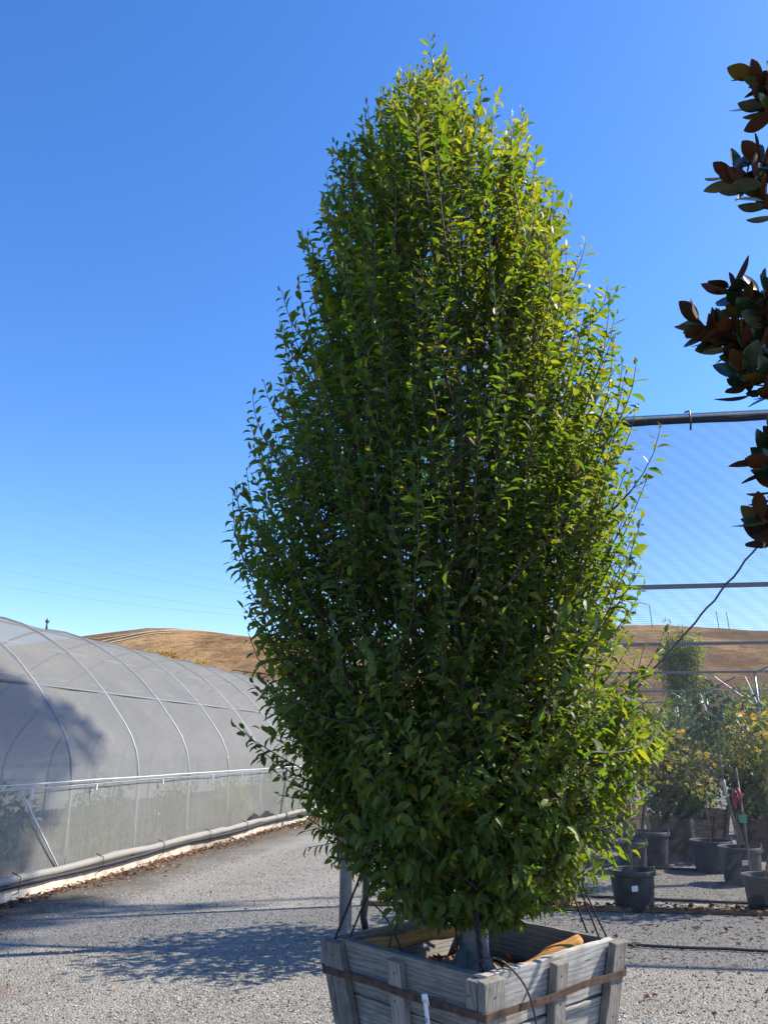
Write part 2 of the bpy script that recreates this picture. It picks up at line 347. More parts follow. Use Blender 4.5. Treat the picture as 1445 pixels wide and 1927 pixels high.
# ------------------------------------------------------------------ setting: ground, hill, tracks
g = MB(); g.add([(-900, -300, 0), (900, -300, 0), (900, 1200, 0), (-900, 1200, 0)], [(0, 1, 2, 3)])
g.build('ground', 'gravel', smooth=False, kind='structure')
def hill_z(x, y):
    base = 33.0 * np.clip((y - 95) / 150, 0, 1) ** 1.0
    s = np.clip((y - 95) / 150, 0, 1); base = 33.5 * (s * s * (3 - 2 * s) * .6 + s * .4)
    base = np.where(y > 245, 33.5 - (y - 245) * .05, base)
    ax = x / np.maximum(y, 1)
    prof = 1.03 + .05 * np.exp(-((ax + .26) / .10) ** 2) + .13 * np.clip((ax - .1) / .2, 0, 1) - .12 * np.clip(ax - .36, 0, 2) - .5 * np.clip(-ax - .30, 0, .4)
    und = .9 * np.sin(x * .035 + y * .02) + .6 * np.sin(x * .08 - y * .05 + 1) + 1.1 * np.sin(x * .02 + 3)
    return base * prof + und * s - .4 * (1 - s)
xs = np.arange(-330, 420, 4.0); ys = np.arange(93, 400, 4.0)
X, Y = np.meshgrid(xs, ys); Z = hill_z(X, Y) + rng.normal(0, .10, X.shape)
V = np.stack([X, Y, Z], -1).reshape(-1, 3); nx = len(xs); ny = len(ys)
i, j = np.meshgrid(np.arange(nx - 1), np.arange(ny - 1)); a = (j * nx + i).ravel()
T = np.concatenate([np.stack([a, a + 1, a + nx + 1], -1), np.stack([a, a + nx + 1, a + nx], -1)])
link('hill', np_mesh('hill', V, T, smooth=True), mat='hill', kind='structure')
for (p0, p1, w) in (((-105, 178), (-52, 236), .5), ((-101, 176), (-46, 236), .45), ((-80, 214), (-46, 238), .7)):
    vs = []; n = 30
    for k in range(n + 1):
        t = k / n; x = p0[0] + (p1[0] - p0[0]) * t + 2 * math.sin(t * 5); y = p0[1] + (p1[1] - p0[1]) * t
        for sgn in (-1, 1):
            xx = x + sgn * w; vs.append((xx, y, float(hill_z(np.array(xx), np.array(float(y)))) + .35))
    m = MB(); m.add(vs, [(2 * k, 2 * k + 1, 2 * k + 3, 2 * k + 2) for k in range(n)])
    m.build('dirt_track', 'track', kind='structure')

# loose stones on the road (relief the bump cannot give)
def stones(name, n, region, smin, smax):
    x = rng.uniform(region[0], region[1], n); y = region[2] + (region[3] - region[2]) * rng.random(n) ** 1.5
    d = (x - G0[0]) * GN[0] + (y - G0[1]) * GN[1]
    ok = (d > .35 + .75 * rng.random(n) ** 1.5) & (np.hypot(x + 2.78, y - 6.0) > .35 * rng.random(n)) & (np.abs(x / y) < .62)
    cx, cy = .415, 4.06; ok &= (np.hypot(x - cx, y - cy) > .75)
    x, y = x[ok], y[ok]; n = len(x)
    sz = smin + (smax - smin) * rng.random(n) ** 2.5
    T8 = np.array([(1, 0, 0), (0, 1, 0), (-1, 0, 0), (0, -1, 0), (0, 0, 1), (.5, .5, -.7)])
    F8 = np.array([(0, 1, 4), (1, 2, 4), (2, 3, 4), (3, 0, 4), (1, 0, 5), (2, 1, 5), (3, 2, 5), (0, 3, 5)])
    S = np.stack([rng.uniform(.7, 1.3, n), rng.uniform(.6, 1.1, n), rng.uniform(.45, .8, n)], -1)
    ang = rng.uniform(0, 6.28, n); V = (T8[None] + rng.normal(0, .16, (n, 6, 3))) * S[:, None, :]
    c, s = np.cos(ang)[:, None], np.sin(ang)[:, None]
    V = np.stack([V[..., 0] * c - V[..., 1] * s, V[..., 0] * s + V[..., 1] * c, V[..., 2]], -1) * sz[:, None, None]
    V += np.stack([x, y, sz * .25], -1)[:, None, :]
    me = np_mesh(name, V.reshape(-1, 3), (F8[None] + (np.arange(n) * 6)[:, None, None]).reshape(-1, 3), np.repeat(rng.random(n), 6))
    link(name, me, mat='stone', kind='stuff', label='loose grey gravel stones strewn over the yard', cat='gravel')
stones('gravel_stones', 70000, (-6.0, 7.0, 4.9, 14.0), .004, .0125)

# ------------------------------------------------------------------ greenhouse
def gp(s, off, z): return tuple(G0 + GU * s + GN * off + np.array((0, 0, z)))
HALF = [(0, .10), (-.01, .6), (-.02, 1.2), (-.055, 1.42), (-.10, 1.58), (-.20, 1.79), (-.33, 1.97), (-.45, 2.12), (-.71, 2.43), (-1.06, 2.77), (-1.46, 3.08), (-1.9, 3.34), (-2.3, 3.53), (-2.66, 3.64), (-3.05, 3.70)]
FULL = HALF + [(-6.1 - a_, z_) for a_, z_ in HALF[-2::-1]]
BAY = 1.655; K0, K1 = -4, 17
gh = thing('greenhouse', 'long hoop greenhouse of cloudy grey plastic film beside the gravel road', 'greenhouse', tuple(G0))
OFF = tuple(G0)
hoop_me = None
for k in range(K0, K1 + 1):
    if hoop_me is None:
        m = MB(); m.tube([tuple(GN * (a_ - .006 if a_ > -3 else a_ + .006) + np.array((0, 0, z_ - (.004 if z_ > 2 else 0)))) for a_, z_ in FULL], .021, 8); hoop_me = m.mesh('hoop')
    link('hoop', hoop_me, gh, tuple(GU * BAY * k), 'hoop')
def film_patch(prof, k, sag, nseg=6):
    vs = []; n = len(prof)
    for q in range(nseg + 1):
        t = q / nseg; dip = sag * math.sin(math.pi * t)
        for idx, (a_, z_) in enumerate(prof):
            p0 = prof[max(idx - 1, 0)]; p1 = prof[min(idx + 1, n - 1)]
            tx, tz = p1[0] - p0[0], p1[1] - p0[1]; L = math.hypot(tx, tz); nxn, nzn = tz / L, -tx / L
            w = random.uniform(-1, 1) * .005
            vs.append(np.array(gp((k + t) * BAY, a_ - nxn * (dip + w) , z_ - nzn * (dip + w))) - G0)
    return vs, [(q * n + j_, q * n + j_ + 1, (q + 1) * n + j_ + 1, (q + 1) * n + j_) for q in range(nseg) for j_ in range(n - 1)]
ROOF = FULL[2:-2]
for k in range(K0, K1):
    vs, fs = film_patch(ROOF, k, .022); MB().add(vs, fs).build('roof_film', 'film', gh)
    for side in (0, 1):
        pr = [(.010, .2), (.008, .45), (.005, .7), (.000, .95), (-.006, 1.2)]
        if side: pr = [(-6.1 - a_, z_) for a_, z_ in pr][::-1]
        vs, fs = film_patch(pr, k, .012); MB().add(vs, fs).build('side_film', 'side', gh)
s0, s1 = K0 * BAY, K1 * BAY
def ghtube(name, off, z, r, mat, a=s0, b=s1, n=2, wob=0):
    m = MB(OFF); m.tube([Vector(gp(a + (b - a) * q / (n - 1), off + random.uniform(-wob, wob), z + random.uniform(-wob, wob))) for q in range(n)], r, 8); return m.build(name, mat, gh)
ghtube('hip_rail', .035, 1.215, .007, 'whitepipe', n=30, wob=.006); ghtube('hip_rail', .04, 1.165, .007, 'galv', n=30, wob=.006)
ghtube('hip_rail', -6.135, 1.2, .016, 'whitepipe')
for off, z in ((-.715, 2.418), (-5.385, 2.418), (-3.05, 3.67)): ghtube('purlin', off, z, .019, 'galvdull')
for k in range(K0, K1):                                     # broken white strips below the roof
    ghtube('roof_strip', -1.95, 3.14, .012, 'whitepipe', (k + .12) * BAY, (k + .78) * BAY)
    ghtube('roof_strip', -4.3, 3.0, .010, 'whitepipe', (k + .1) * BAY, (k + .6) * BAY)
m = MB(OFF); m.tube([gp(-1.05, .03, 1.15), gp(-.13, .03, .2)], .010, 8); m.build('diagonal_brace', 'whitepipe', gh)
for k in range(K0, K1):                                     # footing boards and the rolled-up film lying on them
    m = MB(OFF); e0, e1 = k * BAY * 1.0, (k + 1) * BAY - .006
    z0, z1 = .15 + random.uniform(-.008, .008), .15 + random.uniform(-.008, .008); j0 = random.uniform(-.01, .012)
    c0 = [gp(e0, .045 + j0, 0), gp(e0, .085 + j0, 0), gp(e0, .085 + j0, z0), gp(e0, .045 + j0, z0)]; c1 = [gp(e1, .045 + j0, 0), gp(e1, .085 + j0, 0), gp(e1, .085 + j0, z1), gp(e1, .045 + j0, z1)]
    m.add(c0 + c1, [(0, 1, 2, 3), (7, 6, 5, 4), (0, 4, 5, 1), (1, 5, 6, 2), (2, 6, 7, 3), (3, 7, 4, 0)])
    fb = m.build('footing_board', 'footing', gh, smooth=False)
n = 110; pts = [gp(s0 + (s1 - s0) * q / n, .10 + .006 * math.sin(q * .55) + random.uniform(-.006, .006), .228 + .005 * math.sin(q * .8 + 1) + random.uniform(-.006, .006)) for q in range(n + 1)]
m = MB(OFF); m.tube(pts, [.046 + random.uniform(-.005, .005) for _ in pts], 10, wob=.07); m.build('film_roll', 'roll', gh)
m = MB(OFF); m.tube([(p[0] + .012 * GN[0], p[1] + .012 * GN[1], .158 + .012 * math.sin(q_ * .47)) for q_, p in enumerate(pts)], [.030 + random.uniform(-.005, .005) for _ in pts], 8); m.build('roll_shade_band', 'black', gh)  # black tube standing in for the dark band of shade under the roll
for k in range(K0, K1):
    m = MB(OFF)
    for q in (0,): m.tube([gp((k + .37) * BAY + q * .012, .03, .05), gp((k + .37) * BAY + q * .012, .155, .10), gp((k + .37) * BAY + q * .012, .165, .26), gp((k + .37) * BAY + q * .012, .05, .30)], .006, 5)
    m.build('roll_tie', 'black', gh)
    m = MB(OFF); c = Vector(gp((k + .27 + .1 * (k % 3)) * BAY, .05, 1.13)); m.hexa(c - Vector((.014, .012, .045)), c + Vector((.014, .012, .03))); m.build('film_clip', 'white', gh, smooth=False)
m = MB(OFF); m.tube([gp(1.62 * BAY, -2.6, 3.60), gp(1.62 * BAY, -2.6, 3.72)], .02, 6); m.lathe([(.001, .12), (.025, .09), (.045, .05), (.02, .04)], 8, gp(1.62 * BAY, -2.6, 3.68)); m.build('roof_vent', 'galvdull', gh)
# torn film flap by the footing
vs = [];
for q in range(9):
    for r_ in range(4):
        vs.append(gp(3.62 * BAY + q * .16, .035 + .05 * random.random() * (r_ > 0), .2 + r_ * .055 * (.6 + .6 * math.sin(q * .7 + 1) ** 2)))
m = MB(OFF); m.add(vs, [(q * 4 + r_, q * 4 + r_ + 1, q * 4 + r_ + 5, q * 4 + r_ + 4) for q in range(8) for r_ in range(3)]); m.build('torn_flap', 'black', gh)

# plants growing inside the greenhouse
def blob_leaves(n, c, rad, size, T, F, name, varf, bottom=.35):
    d = rand_unit(n); rr = rng.random(n) ** .45
    rr *= 1 + .22 * np.sin(d[:, 0] * 5 + c[0] * 3) * np.sin(d[:, 2] * 6 + c[1])
    pos = np.array(c) + d * rr[:, None] * np.array(rad)
    ax = norm(d * .7 + rand_unit(n) * .8 + np.array((0, 0, -.25))); nor = norm(d + rand_unit(n) * .7 + np.array((0, 0, .6)))
    return leaves_mesh(name, pos, ax, nor, size * rng.uniform(.7, 1.3, n), varf(pos, rng.random(n)), T, F)
greenhouse_plants = []
for q in range(15):
    s = -3.2 + q * 1.28 + random.uniform(-.15, .15); off = -.85 - .55 * (q % 2); h = random.uniform(.75, 1.15)
    b = gp(s, off, 0)
    lab = 'green plant dotted with red blooms inside the greenhouse near the diagonal brace' if q in (2, 3) else 'yellowish plant dimly seen inside the greenhouse above the torn film' if q in (7, 8, 9) else 'leafy green plant dimly seen inside the cloudy plastic greenhouse'
    t_ = thing('greenhouse_plant', lab, 'plant', b, 'plants growing inside the greenhouse')
    me = blob_leaves(420, (0, 0, h * .62), (.46, .5, h * .45), .10, T_SMALL, F_SMALL, 'foliage', lambda p, r: r * .8)
    link('foliage', me, t_, None, 'maple' if q in (7, 8, 9) else 'dark_leaf')
    m = MB(); m.tube([(0, 0, 0), (.02, .01, h * .4), (0, 0, h * .7)], [.016, .012, .006], 6); m.build('stem', 'twig', t_)
    if q in (2, 3):
        me = blob_leaves(12, (.1, -.2, h * .8), (.3, .3, .15), .07, T_LOBED, F_LOBED, 'flowers', lambda p, r: r); link('flowers', me, t_, None, 'flower_red')

# dead leaves along the footing
def litter(name, pos, size, label, cat='dead leaves'):
    n = len(pos); me = leaves_mesh(name, pos, norm(rand_unit(n) * np.array((1, 1, .35))), norm(rand_unit(n) * .5 + np.array((0, 0, 1))), size * rng.uniform(.6, 1.3, n), rng.random(n), T_LOBED, F_LOBED)
    return link(name, me, mat='litter', label=label, cat=cat, kind='stuff')
n = 5200; s = rng.uniform(s0, s1, n); o_ = .12 + np.abs(rng.normal(0, .16, n)) * (0.6 + .8 * (np.sin(s * 1.7) > -.2))
litter('dead_leaves', G0 + GU * s[:, None] + GN * o_[:, None] + np.array((0, 0, 1)) * rng.uniform(.008, .04, n)[:, None], .05, 'brown fallen leaves drifted along the greenhouse footing')

# ------------------------------------------------------------------ shade house on the right
WD = np.array((.9915, -.13, 0)); W0 = np.array((-.2, 9.12, 0))
def wp(s, d=0, z=0): return tuple(W0 + WD * s + np.array((.21, 1, 0)) * d * .978 + np.array((0, 0, z)))
sh = thing('shade_house', 'open shade house of grey steel pipes with fine dark netting hung across its front', 'shade house', tuple(W0))
m = MB(W0); LW = 13.0; vs = []; nz, nxw = 8, 20
for a_ in range(nxw + 1):
    for b_ in range(nz + 1): vs.append(wp(LW * a_ / nxw, .03 * math.sin(a_ * 1.1) * math.sin(math.pi * b_ / nz), .10 + 5.28 * b_ / nz))
m.add(vs, [(a_ * (nz + 1) + b_, (a_ + 1) * (nz + 1) + b_, (a_ + 1) * (nz + 1) + b_ + 1, a_ * (nz + 1) + b_ + 1) for a_ in range(nxw) for b_ in range(nz)])
m.build('shade_net', 'net', sh)
MB(W0).tube([wp(-.3, 0, 5.47), wp(LW, 0, 5.465)], .034, 12).build('top_beam', 'galv', sh)
npt = 40; MB(W0).tube([wp(-.1 + (LW + .1) * q / npt, -.01, 5.398 + random.uniform(-.006, .006)) for q in range(npt + 1)], [.034 + random.uniform(-.003, .003) for _ in range(npt + 1)], 10).build('rolled_net', 'blacknet', sh)
for s in (1.9, 3.93, 5.9):
    m = MB(W0); m.tube([wp(s, -.02, 5.28), wp(s, -.09, 5.36), wp(s, -.08, 5.50), wp(s - .03, .02, 5.53)], .012, 6); m.build('net_hook', 'black', sh)
MB(W0).tube([wp(0, 0, 0), wp(0, 0, 5.45)], .038, 10).build('post', 'galv', sh)
m = MB(W0); m.add([wp(-.05, -.02, 0), wp(LW, -.02, 0), wp(LW, .03, 0), wp(-.05, .03, 0), wp(-.05, -.02, .05), wp(LW, -.02, .05), wp(LW, .03, .05), wp(-.05, .03, .05)],
    [(0, 3, 2, 1), (4, 5, 6, 7), (0, 1, 5, 4), (1, 2, 6, 5), (2, 3, 7, 6), (3, 0, 4, 7)]); bevel(m.build('bottom_rail', 'oldbox', sh, smooth=False), .01)
DS = [10.6, 22.0, 34.0, 48.0, 62.0]
for d in DS:
    MB(W0).tube([wp(.2, d, 5.45), wp(34, d, 5.45)], .062, 8).build('cross_beam', 'galvdull', sh)
for d in DS:
    s_post = 19.55 + .21 * 0 - .0 * d - 34.0 * .0
    # posts stand on lines running back; find s of the line that passes x=19.2 at y=43
    tx = 19.2 + .21 * ((W0[1] + d) - 43.0); s_p = (tx - W0[0] - .21 * d * .978) / WD[0]
    for ds_ in (-14.0, 0.0, 14.0):
        s = s_p + ds_
        if s < .5 or s > 34: continue
        MB(W0).tube([wp(s, d, 0), wp(s, d, 5.42)], .055, 8).build('post', 'galv', sh)
        for (e_s, e_d) in ((-2.3, 0), (2.3, 0), (0, 2.2), (0, -2.2)):
            MB(W0).tube([wp(s, d, 3.75), wp(s + e_s * .1, d + e_d * .1, 3.78), wp(s + e_s * .93, d + e_d * .93, 5.32), wp(s + e_s, d + e_d, 5.40)], .035, 6).build('knee_brace', 'galv', sh)
    if d > 11: MB(W0).tube([wp(s_p - .5, d - 11.5, 5.38), wp(s_p, d, 5.38)], .045, 6).build('tie_pipe', 'galvdull', sh)
# sagging black guy cable crossing the bay
cp = []
A_, B_ = Vector((4.95, 9.3, 4.35)), Vector((3.1, 10.2, 2.2))
for q in range(25):
    t = q / 24; p = A_.lerp(B_, t); p.z -= .05 * math.sin(math.pi * t); p += Vector((.009 * math.sin(q * 2.1), 0, .009 * math.sin(q * 1.7)))
    cp.append(p)
cp = [Vector((6.2, 8.75, 5.4)), Vector((5.6, 9.0, 5.0))] + cp + [Vector((1.7, 10.9, .9)), Vector((1.0, 11.3, .05))]
c_ = MB(cp[-1]).tube(cp, .013, 7).build('guy_cable', 'black', label='wavy black guy cable slanting down behind the shade netting', cat='cable'); c_.location = cp[-1]

# pipes and hoses on the gravel
def hose(name, pts, r, label, mat='black', n=30, wob=.015):
    P = [Vector(p) for p in pts]; out = []
    for q in range(n + 1):
        f = q / n * (len(P) - 1); a_ = min(int(f), len(P) - 2); p = P[a_].lerp(P[a_ + 1], f - a_); out.append(p + Vector((random.uniform(-wob, wob), random.uniform(-wob, wob), 0)))
    o = MB(P[0]).tube(out, r, 7).build(name, mat, label=label, cat='hose'); o.location = P[0]; return o
hose('irrigation_hose', [(1.5, 9.75, .02), (2.6, 9.45, .02), (4.6, 8.98, .02), (7, 8.7, .02)], .016, 'black irrigation hose just behind the net rail beside the front pots')
hose('irrigation_hose', [(1.75, 7.35, .018), (2.6, 7.2, .018), (3.9, 6.95, .018), (5.5, 6.7, .012)], .012, 'black irrigation hose on open gravel in front of the shade house')
hose('irrigation_hose', [(3.0, 11.9, .02), (4.4, 11.5, .02), (6, 11.2, .02), (9, 10.9, .02)], .018, 'black irrigation hose farther back beyond the labelled middle pot')
n = 420; s = rng.uniform(1.4, 6.5, n)
litter('dead_leaves', W0 + WD * s[:, None] + np.array((.2, 1, 0)) * rng.normal(.03, .05, n)[:, None] + np.array((0, 0, 1)) * (.02 + rng.uniform(.02, .05, n))[:, None], .06, 'rusty fallen leaves caught along the rail under the netting')
n = 260; xx = rng.uniform(1.2, 5, n); yy = rng.uniform(5.5, 8.5, n)
litter('dead_leaves', np.stack([xx, yy, rng.uniform(.012, .03, n)], -1), .045, 'scattered orange leaves on the gravel at the right of the box')
n = 150; xx = rng.uniform(-3.2, -.3, n); yy = rng.uniform(5.5, 11, n)
litter('dead_leaves', np.stack([xx, yy, rng.uniform(.012, .02, n)], -1), .028, 'small dry leaf scraps scattered over the gravel road')

# steel pole behind the box
sp = thing('steel_pole', 'tall grey galvanised pole rising behind the left corner of the wooden box', 'pole', (-.345, 7.65, 0))
MB().tube([(0, 0, 0), (0, 0, 2.7), (0, 0, 5.5)], .057, 16).build('shaft', 'galv', sp)
MB().hexa((-.085, -.035, .62), (-.058, .0, 1.05)).build('latch_bar', 'black', sp, smooth=False)
MB().tube([(-.075, -.045, .92), (-.06, -.062, .84), (-.02, -.064, .72), (.02, -.062, .60)], [.012, .016, .012, .006], 6).build('rusty_wire', 'rustbright', sp)
MB().lathe([(.057, 0), (.10, 0), (.10, .012), (.057, .014)], 16).build('base_plate', 'galv', sp)
o = MB((-.17, 7.9, 0)).tube([(-.17, 7.9, .02), (-.19, 7.88, .12), (-.165, 7.9, .30), (-.16, 7.9, .55), (-.175, 7.9, .8), (-.16, 7.95, 1.4)], .032, 8).build('drain_hose', 'black', label='thick black hose hanging upright just right of the galvanised pole', cat='hose'); o.location = (-.17, 7.9, 0)

# ------------------------------------------------------------------ wooden planting box
BC = Vector((.415, 4.06, 0)); HB = .75; SIDE = .94; BOT = .70; ANG = R(42.5)
box = thing('planter_box', 'big weathered grey wooden planter box with a rusty strap holding the tall hornbeam', 'planter box', tuple(BC))
def hw(v): return (BOT + (SIDE - BOT) * v / HB) / 2
tilt = math.atan2((SIDE - BOT) / 2, HB)
# sides: outward angle of the face; 0 right-front, 1 right-back, 2 left-back, 3 left-front
FA = [ANG - R(90), ANG, ANG + R(90), ANG + R(180)]
def side_matrix(k):
    n_h = Vector((math.cos(FA[k]), math.sin(FA[k]), 0)); u = Vector((-n_h.y, n_h.x, 0))
    vdir = (Vector((0, 0, 1)) * math.cos(tilt) + n_h * math.sin(tilt)); nn = u.cross(vdir)
    Mx = Matrix((( u.x, vdir.x, nn.x, n_h.x * BOT / 2), (u.y, vdir.y, nn.y, n_h.y * BOT / 2), (u.z, vdir.z, nn.z, 0), (0, 0, 0, 1)))
    return Mx
SL = HB / math.cos(tilt)
def hwv(v): return (BOT + (SIDE - BOT) * v / SL) / 2
def grid_slab(x0a, x1a, x0b, x1b, v0, v1, n0, n1, nseg=10, jit=.003, edge=None):
    """plank from v0 to v1, ends interpolated, uneven top and bottom edges"""
    vs = []; 
    for q in range(nseg + 1):
        t = q / nseg; e0 = v0 + random.uniform(-jit, jit); e1 = v1 + random.uniform(-jit, jit) + (edge(t) if edge else 0); dn = random.uniform(-jit, jit) * .6
        xa = x0a + (x1a - x0a) * t; xb = x0b + (x1b - x0b) * t
        vs += [(xa, e0, n0), (xa, e0, n1 + dn), (xb, e1, n1 + dn), (xb, e1, n0)]
    fs = [(4 * q + a_, 4 * q + (a_ + 1) % 4, 4 * q + 4 + (a_ + 1) % 4, 4 * q + 4 + a_) for q in range(nseg) for a_ in range(4)]
    fs += [(3, 2, 1, 0), tuple(4 * nseg + a_ for a_ in range(4))]
    return vs, fs
PT = .036
for k in range(4):
    SM = side_matrix(k); rows = [(SL - .217, SL), (SL - .44, SL - .226), (SL - .66, SL - .449), (0.0, SL - .669)]
    for r_, (v0, v1) in enumerate(rows):
        ins = PT if k in (1, 3) else -.001
        a0, a1 = hwv(v0) - ins, hwv(v1) - ins
        edge = None
        if k == 0 and r_ == 0: edge = lambda t: -.012 * math.exp(-((t - .36) / .05) ** 2) - .01 * max(0, .3 - t)
        vs, fs = grid_slab(-a0, a0, -a1, a1, max(v0, 0.01), v1, -PT, random.uniform(-.006, .002), 18, .0020, edge)
        o = MB().add(vs, fs).build('plank', 'plank', box, smooth=False); o.matrix_basis = SM; bevel(o, .003)
    # battens: (centre along the side at top, width, top drop)
    if k == 0: bats = [(-1, .082, .0), (.0, .085, .012), (1, .060, .0)]
    elif k == 3: bats = [(-1, .095, .005), (-.02, .082, .014), (1, .055, .003)]
    else: bats = [(-1, .08, .01), (0, .085, .012), (1, .08, .01)]
    for c_, w, drop in bats:
        v1 = SL - drop
        for_ = lambda v: (c_ * (hwv(v) - w / 2 - .002) if c_ in (1, -1) else c_ * hwv(v))
        if k in (0, 2) and c_ in (1, -1):
            w += .042; for_ = lambda v, w=w, c_=c_: c_ * (hwv(v) - w / 2 + .042)
        x0, x1 = for_(0), for_(v1)
        vs, fs = [], []
        nn_ = 12
        for q in range(nn_ + 1):
            t = q / nn_; v = .01 + (v1 - .01) * t; xc = x0 + (x1 - x0) * t; dj = random.uniform(-.0015, .0015)
            vs += [(xc - w / 2 + dj, v, .003), (xc + w / 2 + dj, v, .003), (xc + w / 2 + dj, v, .042 + dj), (xc - w / 2 + dj, v, .042 - dj)]
        fs = [(4 * q + a_, 4 * q + (a_ + 1) % 4, 4 * q + 4 + (a_ + 1) % 4, 4 * q + 4 + a_) for q in range(nn_) for a_ in range(4)] + [(3, 2, 1, 0), tuple(4 * nn_ + a_ for a_ in range(4))]
        o = MB().add(vs, fs).build('batten', 'batten', box, smooth=False); o.matrix_basis = SM; bevel(o, .004)
        for vn in (SL - .06, SL - .17, SL - .30):
            m = MB(); m.lathe([(.001, .0440), (.004, .0438), (.0045, .0425)], 8, (for_(vn) + random.uniform(-.012, .012), vn, 0)); nl = m.build('nail', 'rust', box); nl.matrix_basis = SM
# corner post at the near corner
# strap: follows the battens round the box
def strap_loop(vc, h, out):
    pts = []
    for k in (3, 0, 1, 2):
        SM = side_matrix(k)
        for xr in np.linspace(-1, 1, 13):
            bul = .0 if abs(xr) > .86 or abs(xr) < .12 else -.004 * math.sin(math.pi * (abs(xr) - .12) / .74)
            e = .0475 if abs(xr) > .99 else 0
            pts.append((SM @ Vector((xr * (hwv(vc) + e), vc + .004 * math.sin(xr * 5 + k), out + bul)), SM @ Vector((xr * (hwv(vc) + e), vc + h + .004 * math.sin(xr * 5 + k), out + bul))))
    return pts
pr = strap_loop(SL - .140, .029, .0475); n = len(pr); vs = [];
for a_, b_ in pr: vs += [tuple(a_), tuple(b_)]
m = MB(); m.add(vs, [(2 * q, 2 * ((q + 1) % n), 2 * ((q + 1) % n) + 1, 2 * q + 1) for q in range(n)])
st = m.build('strap', 'rust', box, smooth=False); sm_ = st.modifiers.new('solid', 'SOLIDIFY'); sm_.thickness = .004; sm_.offset = 1
# soil
vs = []; nn_ = 22
for a_ in range(nn_ + 1):
    for b_ in range(nn_ + 1):
        u, w = (a_ / nn_ * 2 - 1) * (hw(.57) - .03), (b_ / nn_ * 2 - 1) * (hw(.57) - .03)
        ca, sa = math.cos(ANG), math.sin(ANG); r_ = math.hypot(u, w)
        vs.append((u * ca - w * sa, u * sa + w * ca, .545 + .05 * math.exp(-(r_ / .2) ** 2) + random.uniform(-.008, .008)))
m = MB(); m.add(vs, [(a_ * (nn_ + 1) + b_, (a_ + 1) * (nn_ + 1) + b_, (a_ + 1) * (nn_ + 1) + b_ + 1, a_ * (nn_ + 1) + b_ + 1) for a_ in range(nn_) for b_ in range(nn_)]); m.build('soil', 'soil', box)
n = 900; u = rng.uniform(-.38, .38, n); w = rng.uniform(-.38, .38, n); ca, sa = math.cos(ANG), math.sin(ANG)
keep = (np.hypot(u, w) > .12) & ((u - w < .35) | (rng.random(n) < .3)); u, w = u[keep], w[keep]
litter('dead_leaves', np.stack([BC.x + u * ca - w * sa, BC.y + u * sa + w * ca, .56 + rng.uniform(.0, .035, len(u))], -1), .055, 'dry brown leaves lying on the soil inside the planter box')
# tag hanging on the strap
SM3 = side_matrix(3); T3 = Matrix.Translation(BC) @ SM3
vs = []; tag_prof = [(.0, .010, .058), (.004, .0, .062), (.002, -.06, .060), (-.004, -.12, .055), (-.008, -.18, .052), (-.010, -.26, .050)]
for dx_, dv, on in tag_prof:
    vs += [(dx_ - .012, dv, on), (dx_ + .012, dv, on)]
tg = thing('plant_tag', 'narrow white paper tag looped over the rusty strap of the box', 'tag', tuple(T3 @ Vector((.19, SL - .115, .06))))
m = MB(); rot = T3.to_3x3(); m.add([tuple(rot @ Vector(p) - rot @ Vector((0, 0, .058))) for p in vs], [(2 * q, 2 * q + 2, 2 * q + 3, 2 * q + 1) for q in range(5)])
o = m.build('paper_strip', 'white', tg); s_ = o.modifiers.new('solid', 'SOLIDIFY'); s_.thickness = .0015
m = MB(); m.add([tuple(rot @ Vector(p)) for p in ((-.014, .02, .004), (.02, .026, .004), (.024, -.02, .002), (.006, -.005, .006), (-.012, -.012, .006))], [(0, 4, 3, 2, 1)])
o = m.build('folded_loop', 'white', tg); s_ = o.modifiers.new('solid', 'SOLIDIFY'); s_.thickness = .002
for a_ in (-.085, -.15):
    m = MB(); m.add([tuple(rot @ Vector((x_ + a_ * .03, v_ + a_, .0058))) for x_, v_ in ((-.005, 0), (.004, 0), (.004, .02), (-.005, .02))], [(0, 1, 2, 3)]); m.build('print', 'label_print', tg)

# round wooden stakes lying in the box
def stake(p0, p1, r, label):
    p0, p1 = Vector(p0), Vector(p1); L = (p1 - p0).length; m = MB(); n = 14
    pts = [(L * q / n, 0, .006 * math.sin(q * .9)) for q in range(n + 1)]; rr = [r * (1 + random.uniform(-.04, .04)) for _ in pts]; rr[-1] = r * .72; rr[-2] = r * .97; rr[0] = r * .6
    m.tube(pts, rr, 16); o = m.build('wooden_stake', 'pole', label=label, cat='stake'); x = (p1 - p0).normalized(); y = Vector((0, 0, 1)).cross(x).normalized(); z = x.cross(y)
    o.matrix_world = Matrix(((x.x, y.x, z.x, p0.x), (x.y, y.y, z.y, p0.y), (x.z, y.z, z.z, p0.z), (0, 0, 0, 1))); return o
stake((-.13, 4.10, .690), (.40, 4.40, .728), .033, 'round brown wooden stake lying across the left half of the planter box')
stake((.52, 3.86, .615), (.915, 4.03, .752), .030, 'pale wooden stake pointing up towards the right corner of the box')
m = MB((.485, 4.12, .55)).tube([(.485, 4.12, .55), (.485, 4.12, .80)], .014, 10); o = m.build('white_pipe', 'white', label='short white pipe standing behind the hornbeam trunk', cat='pipe'); o.location = (.485, 4.12, .55)

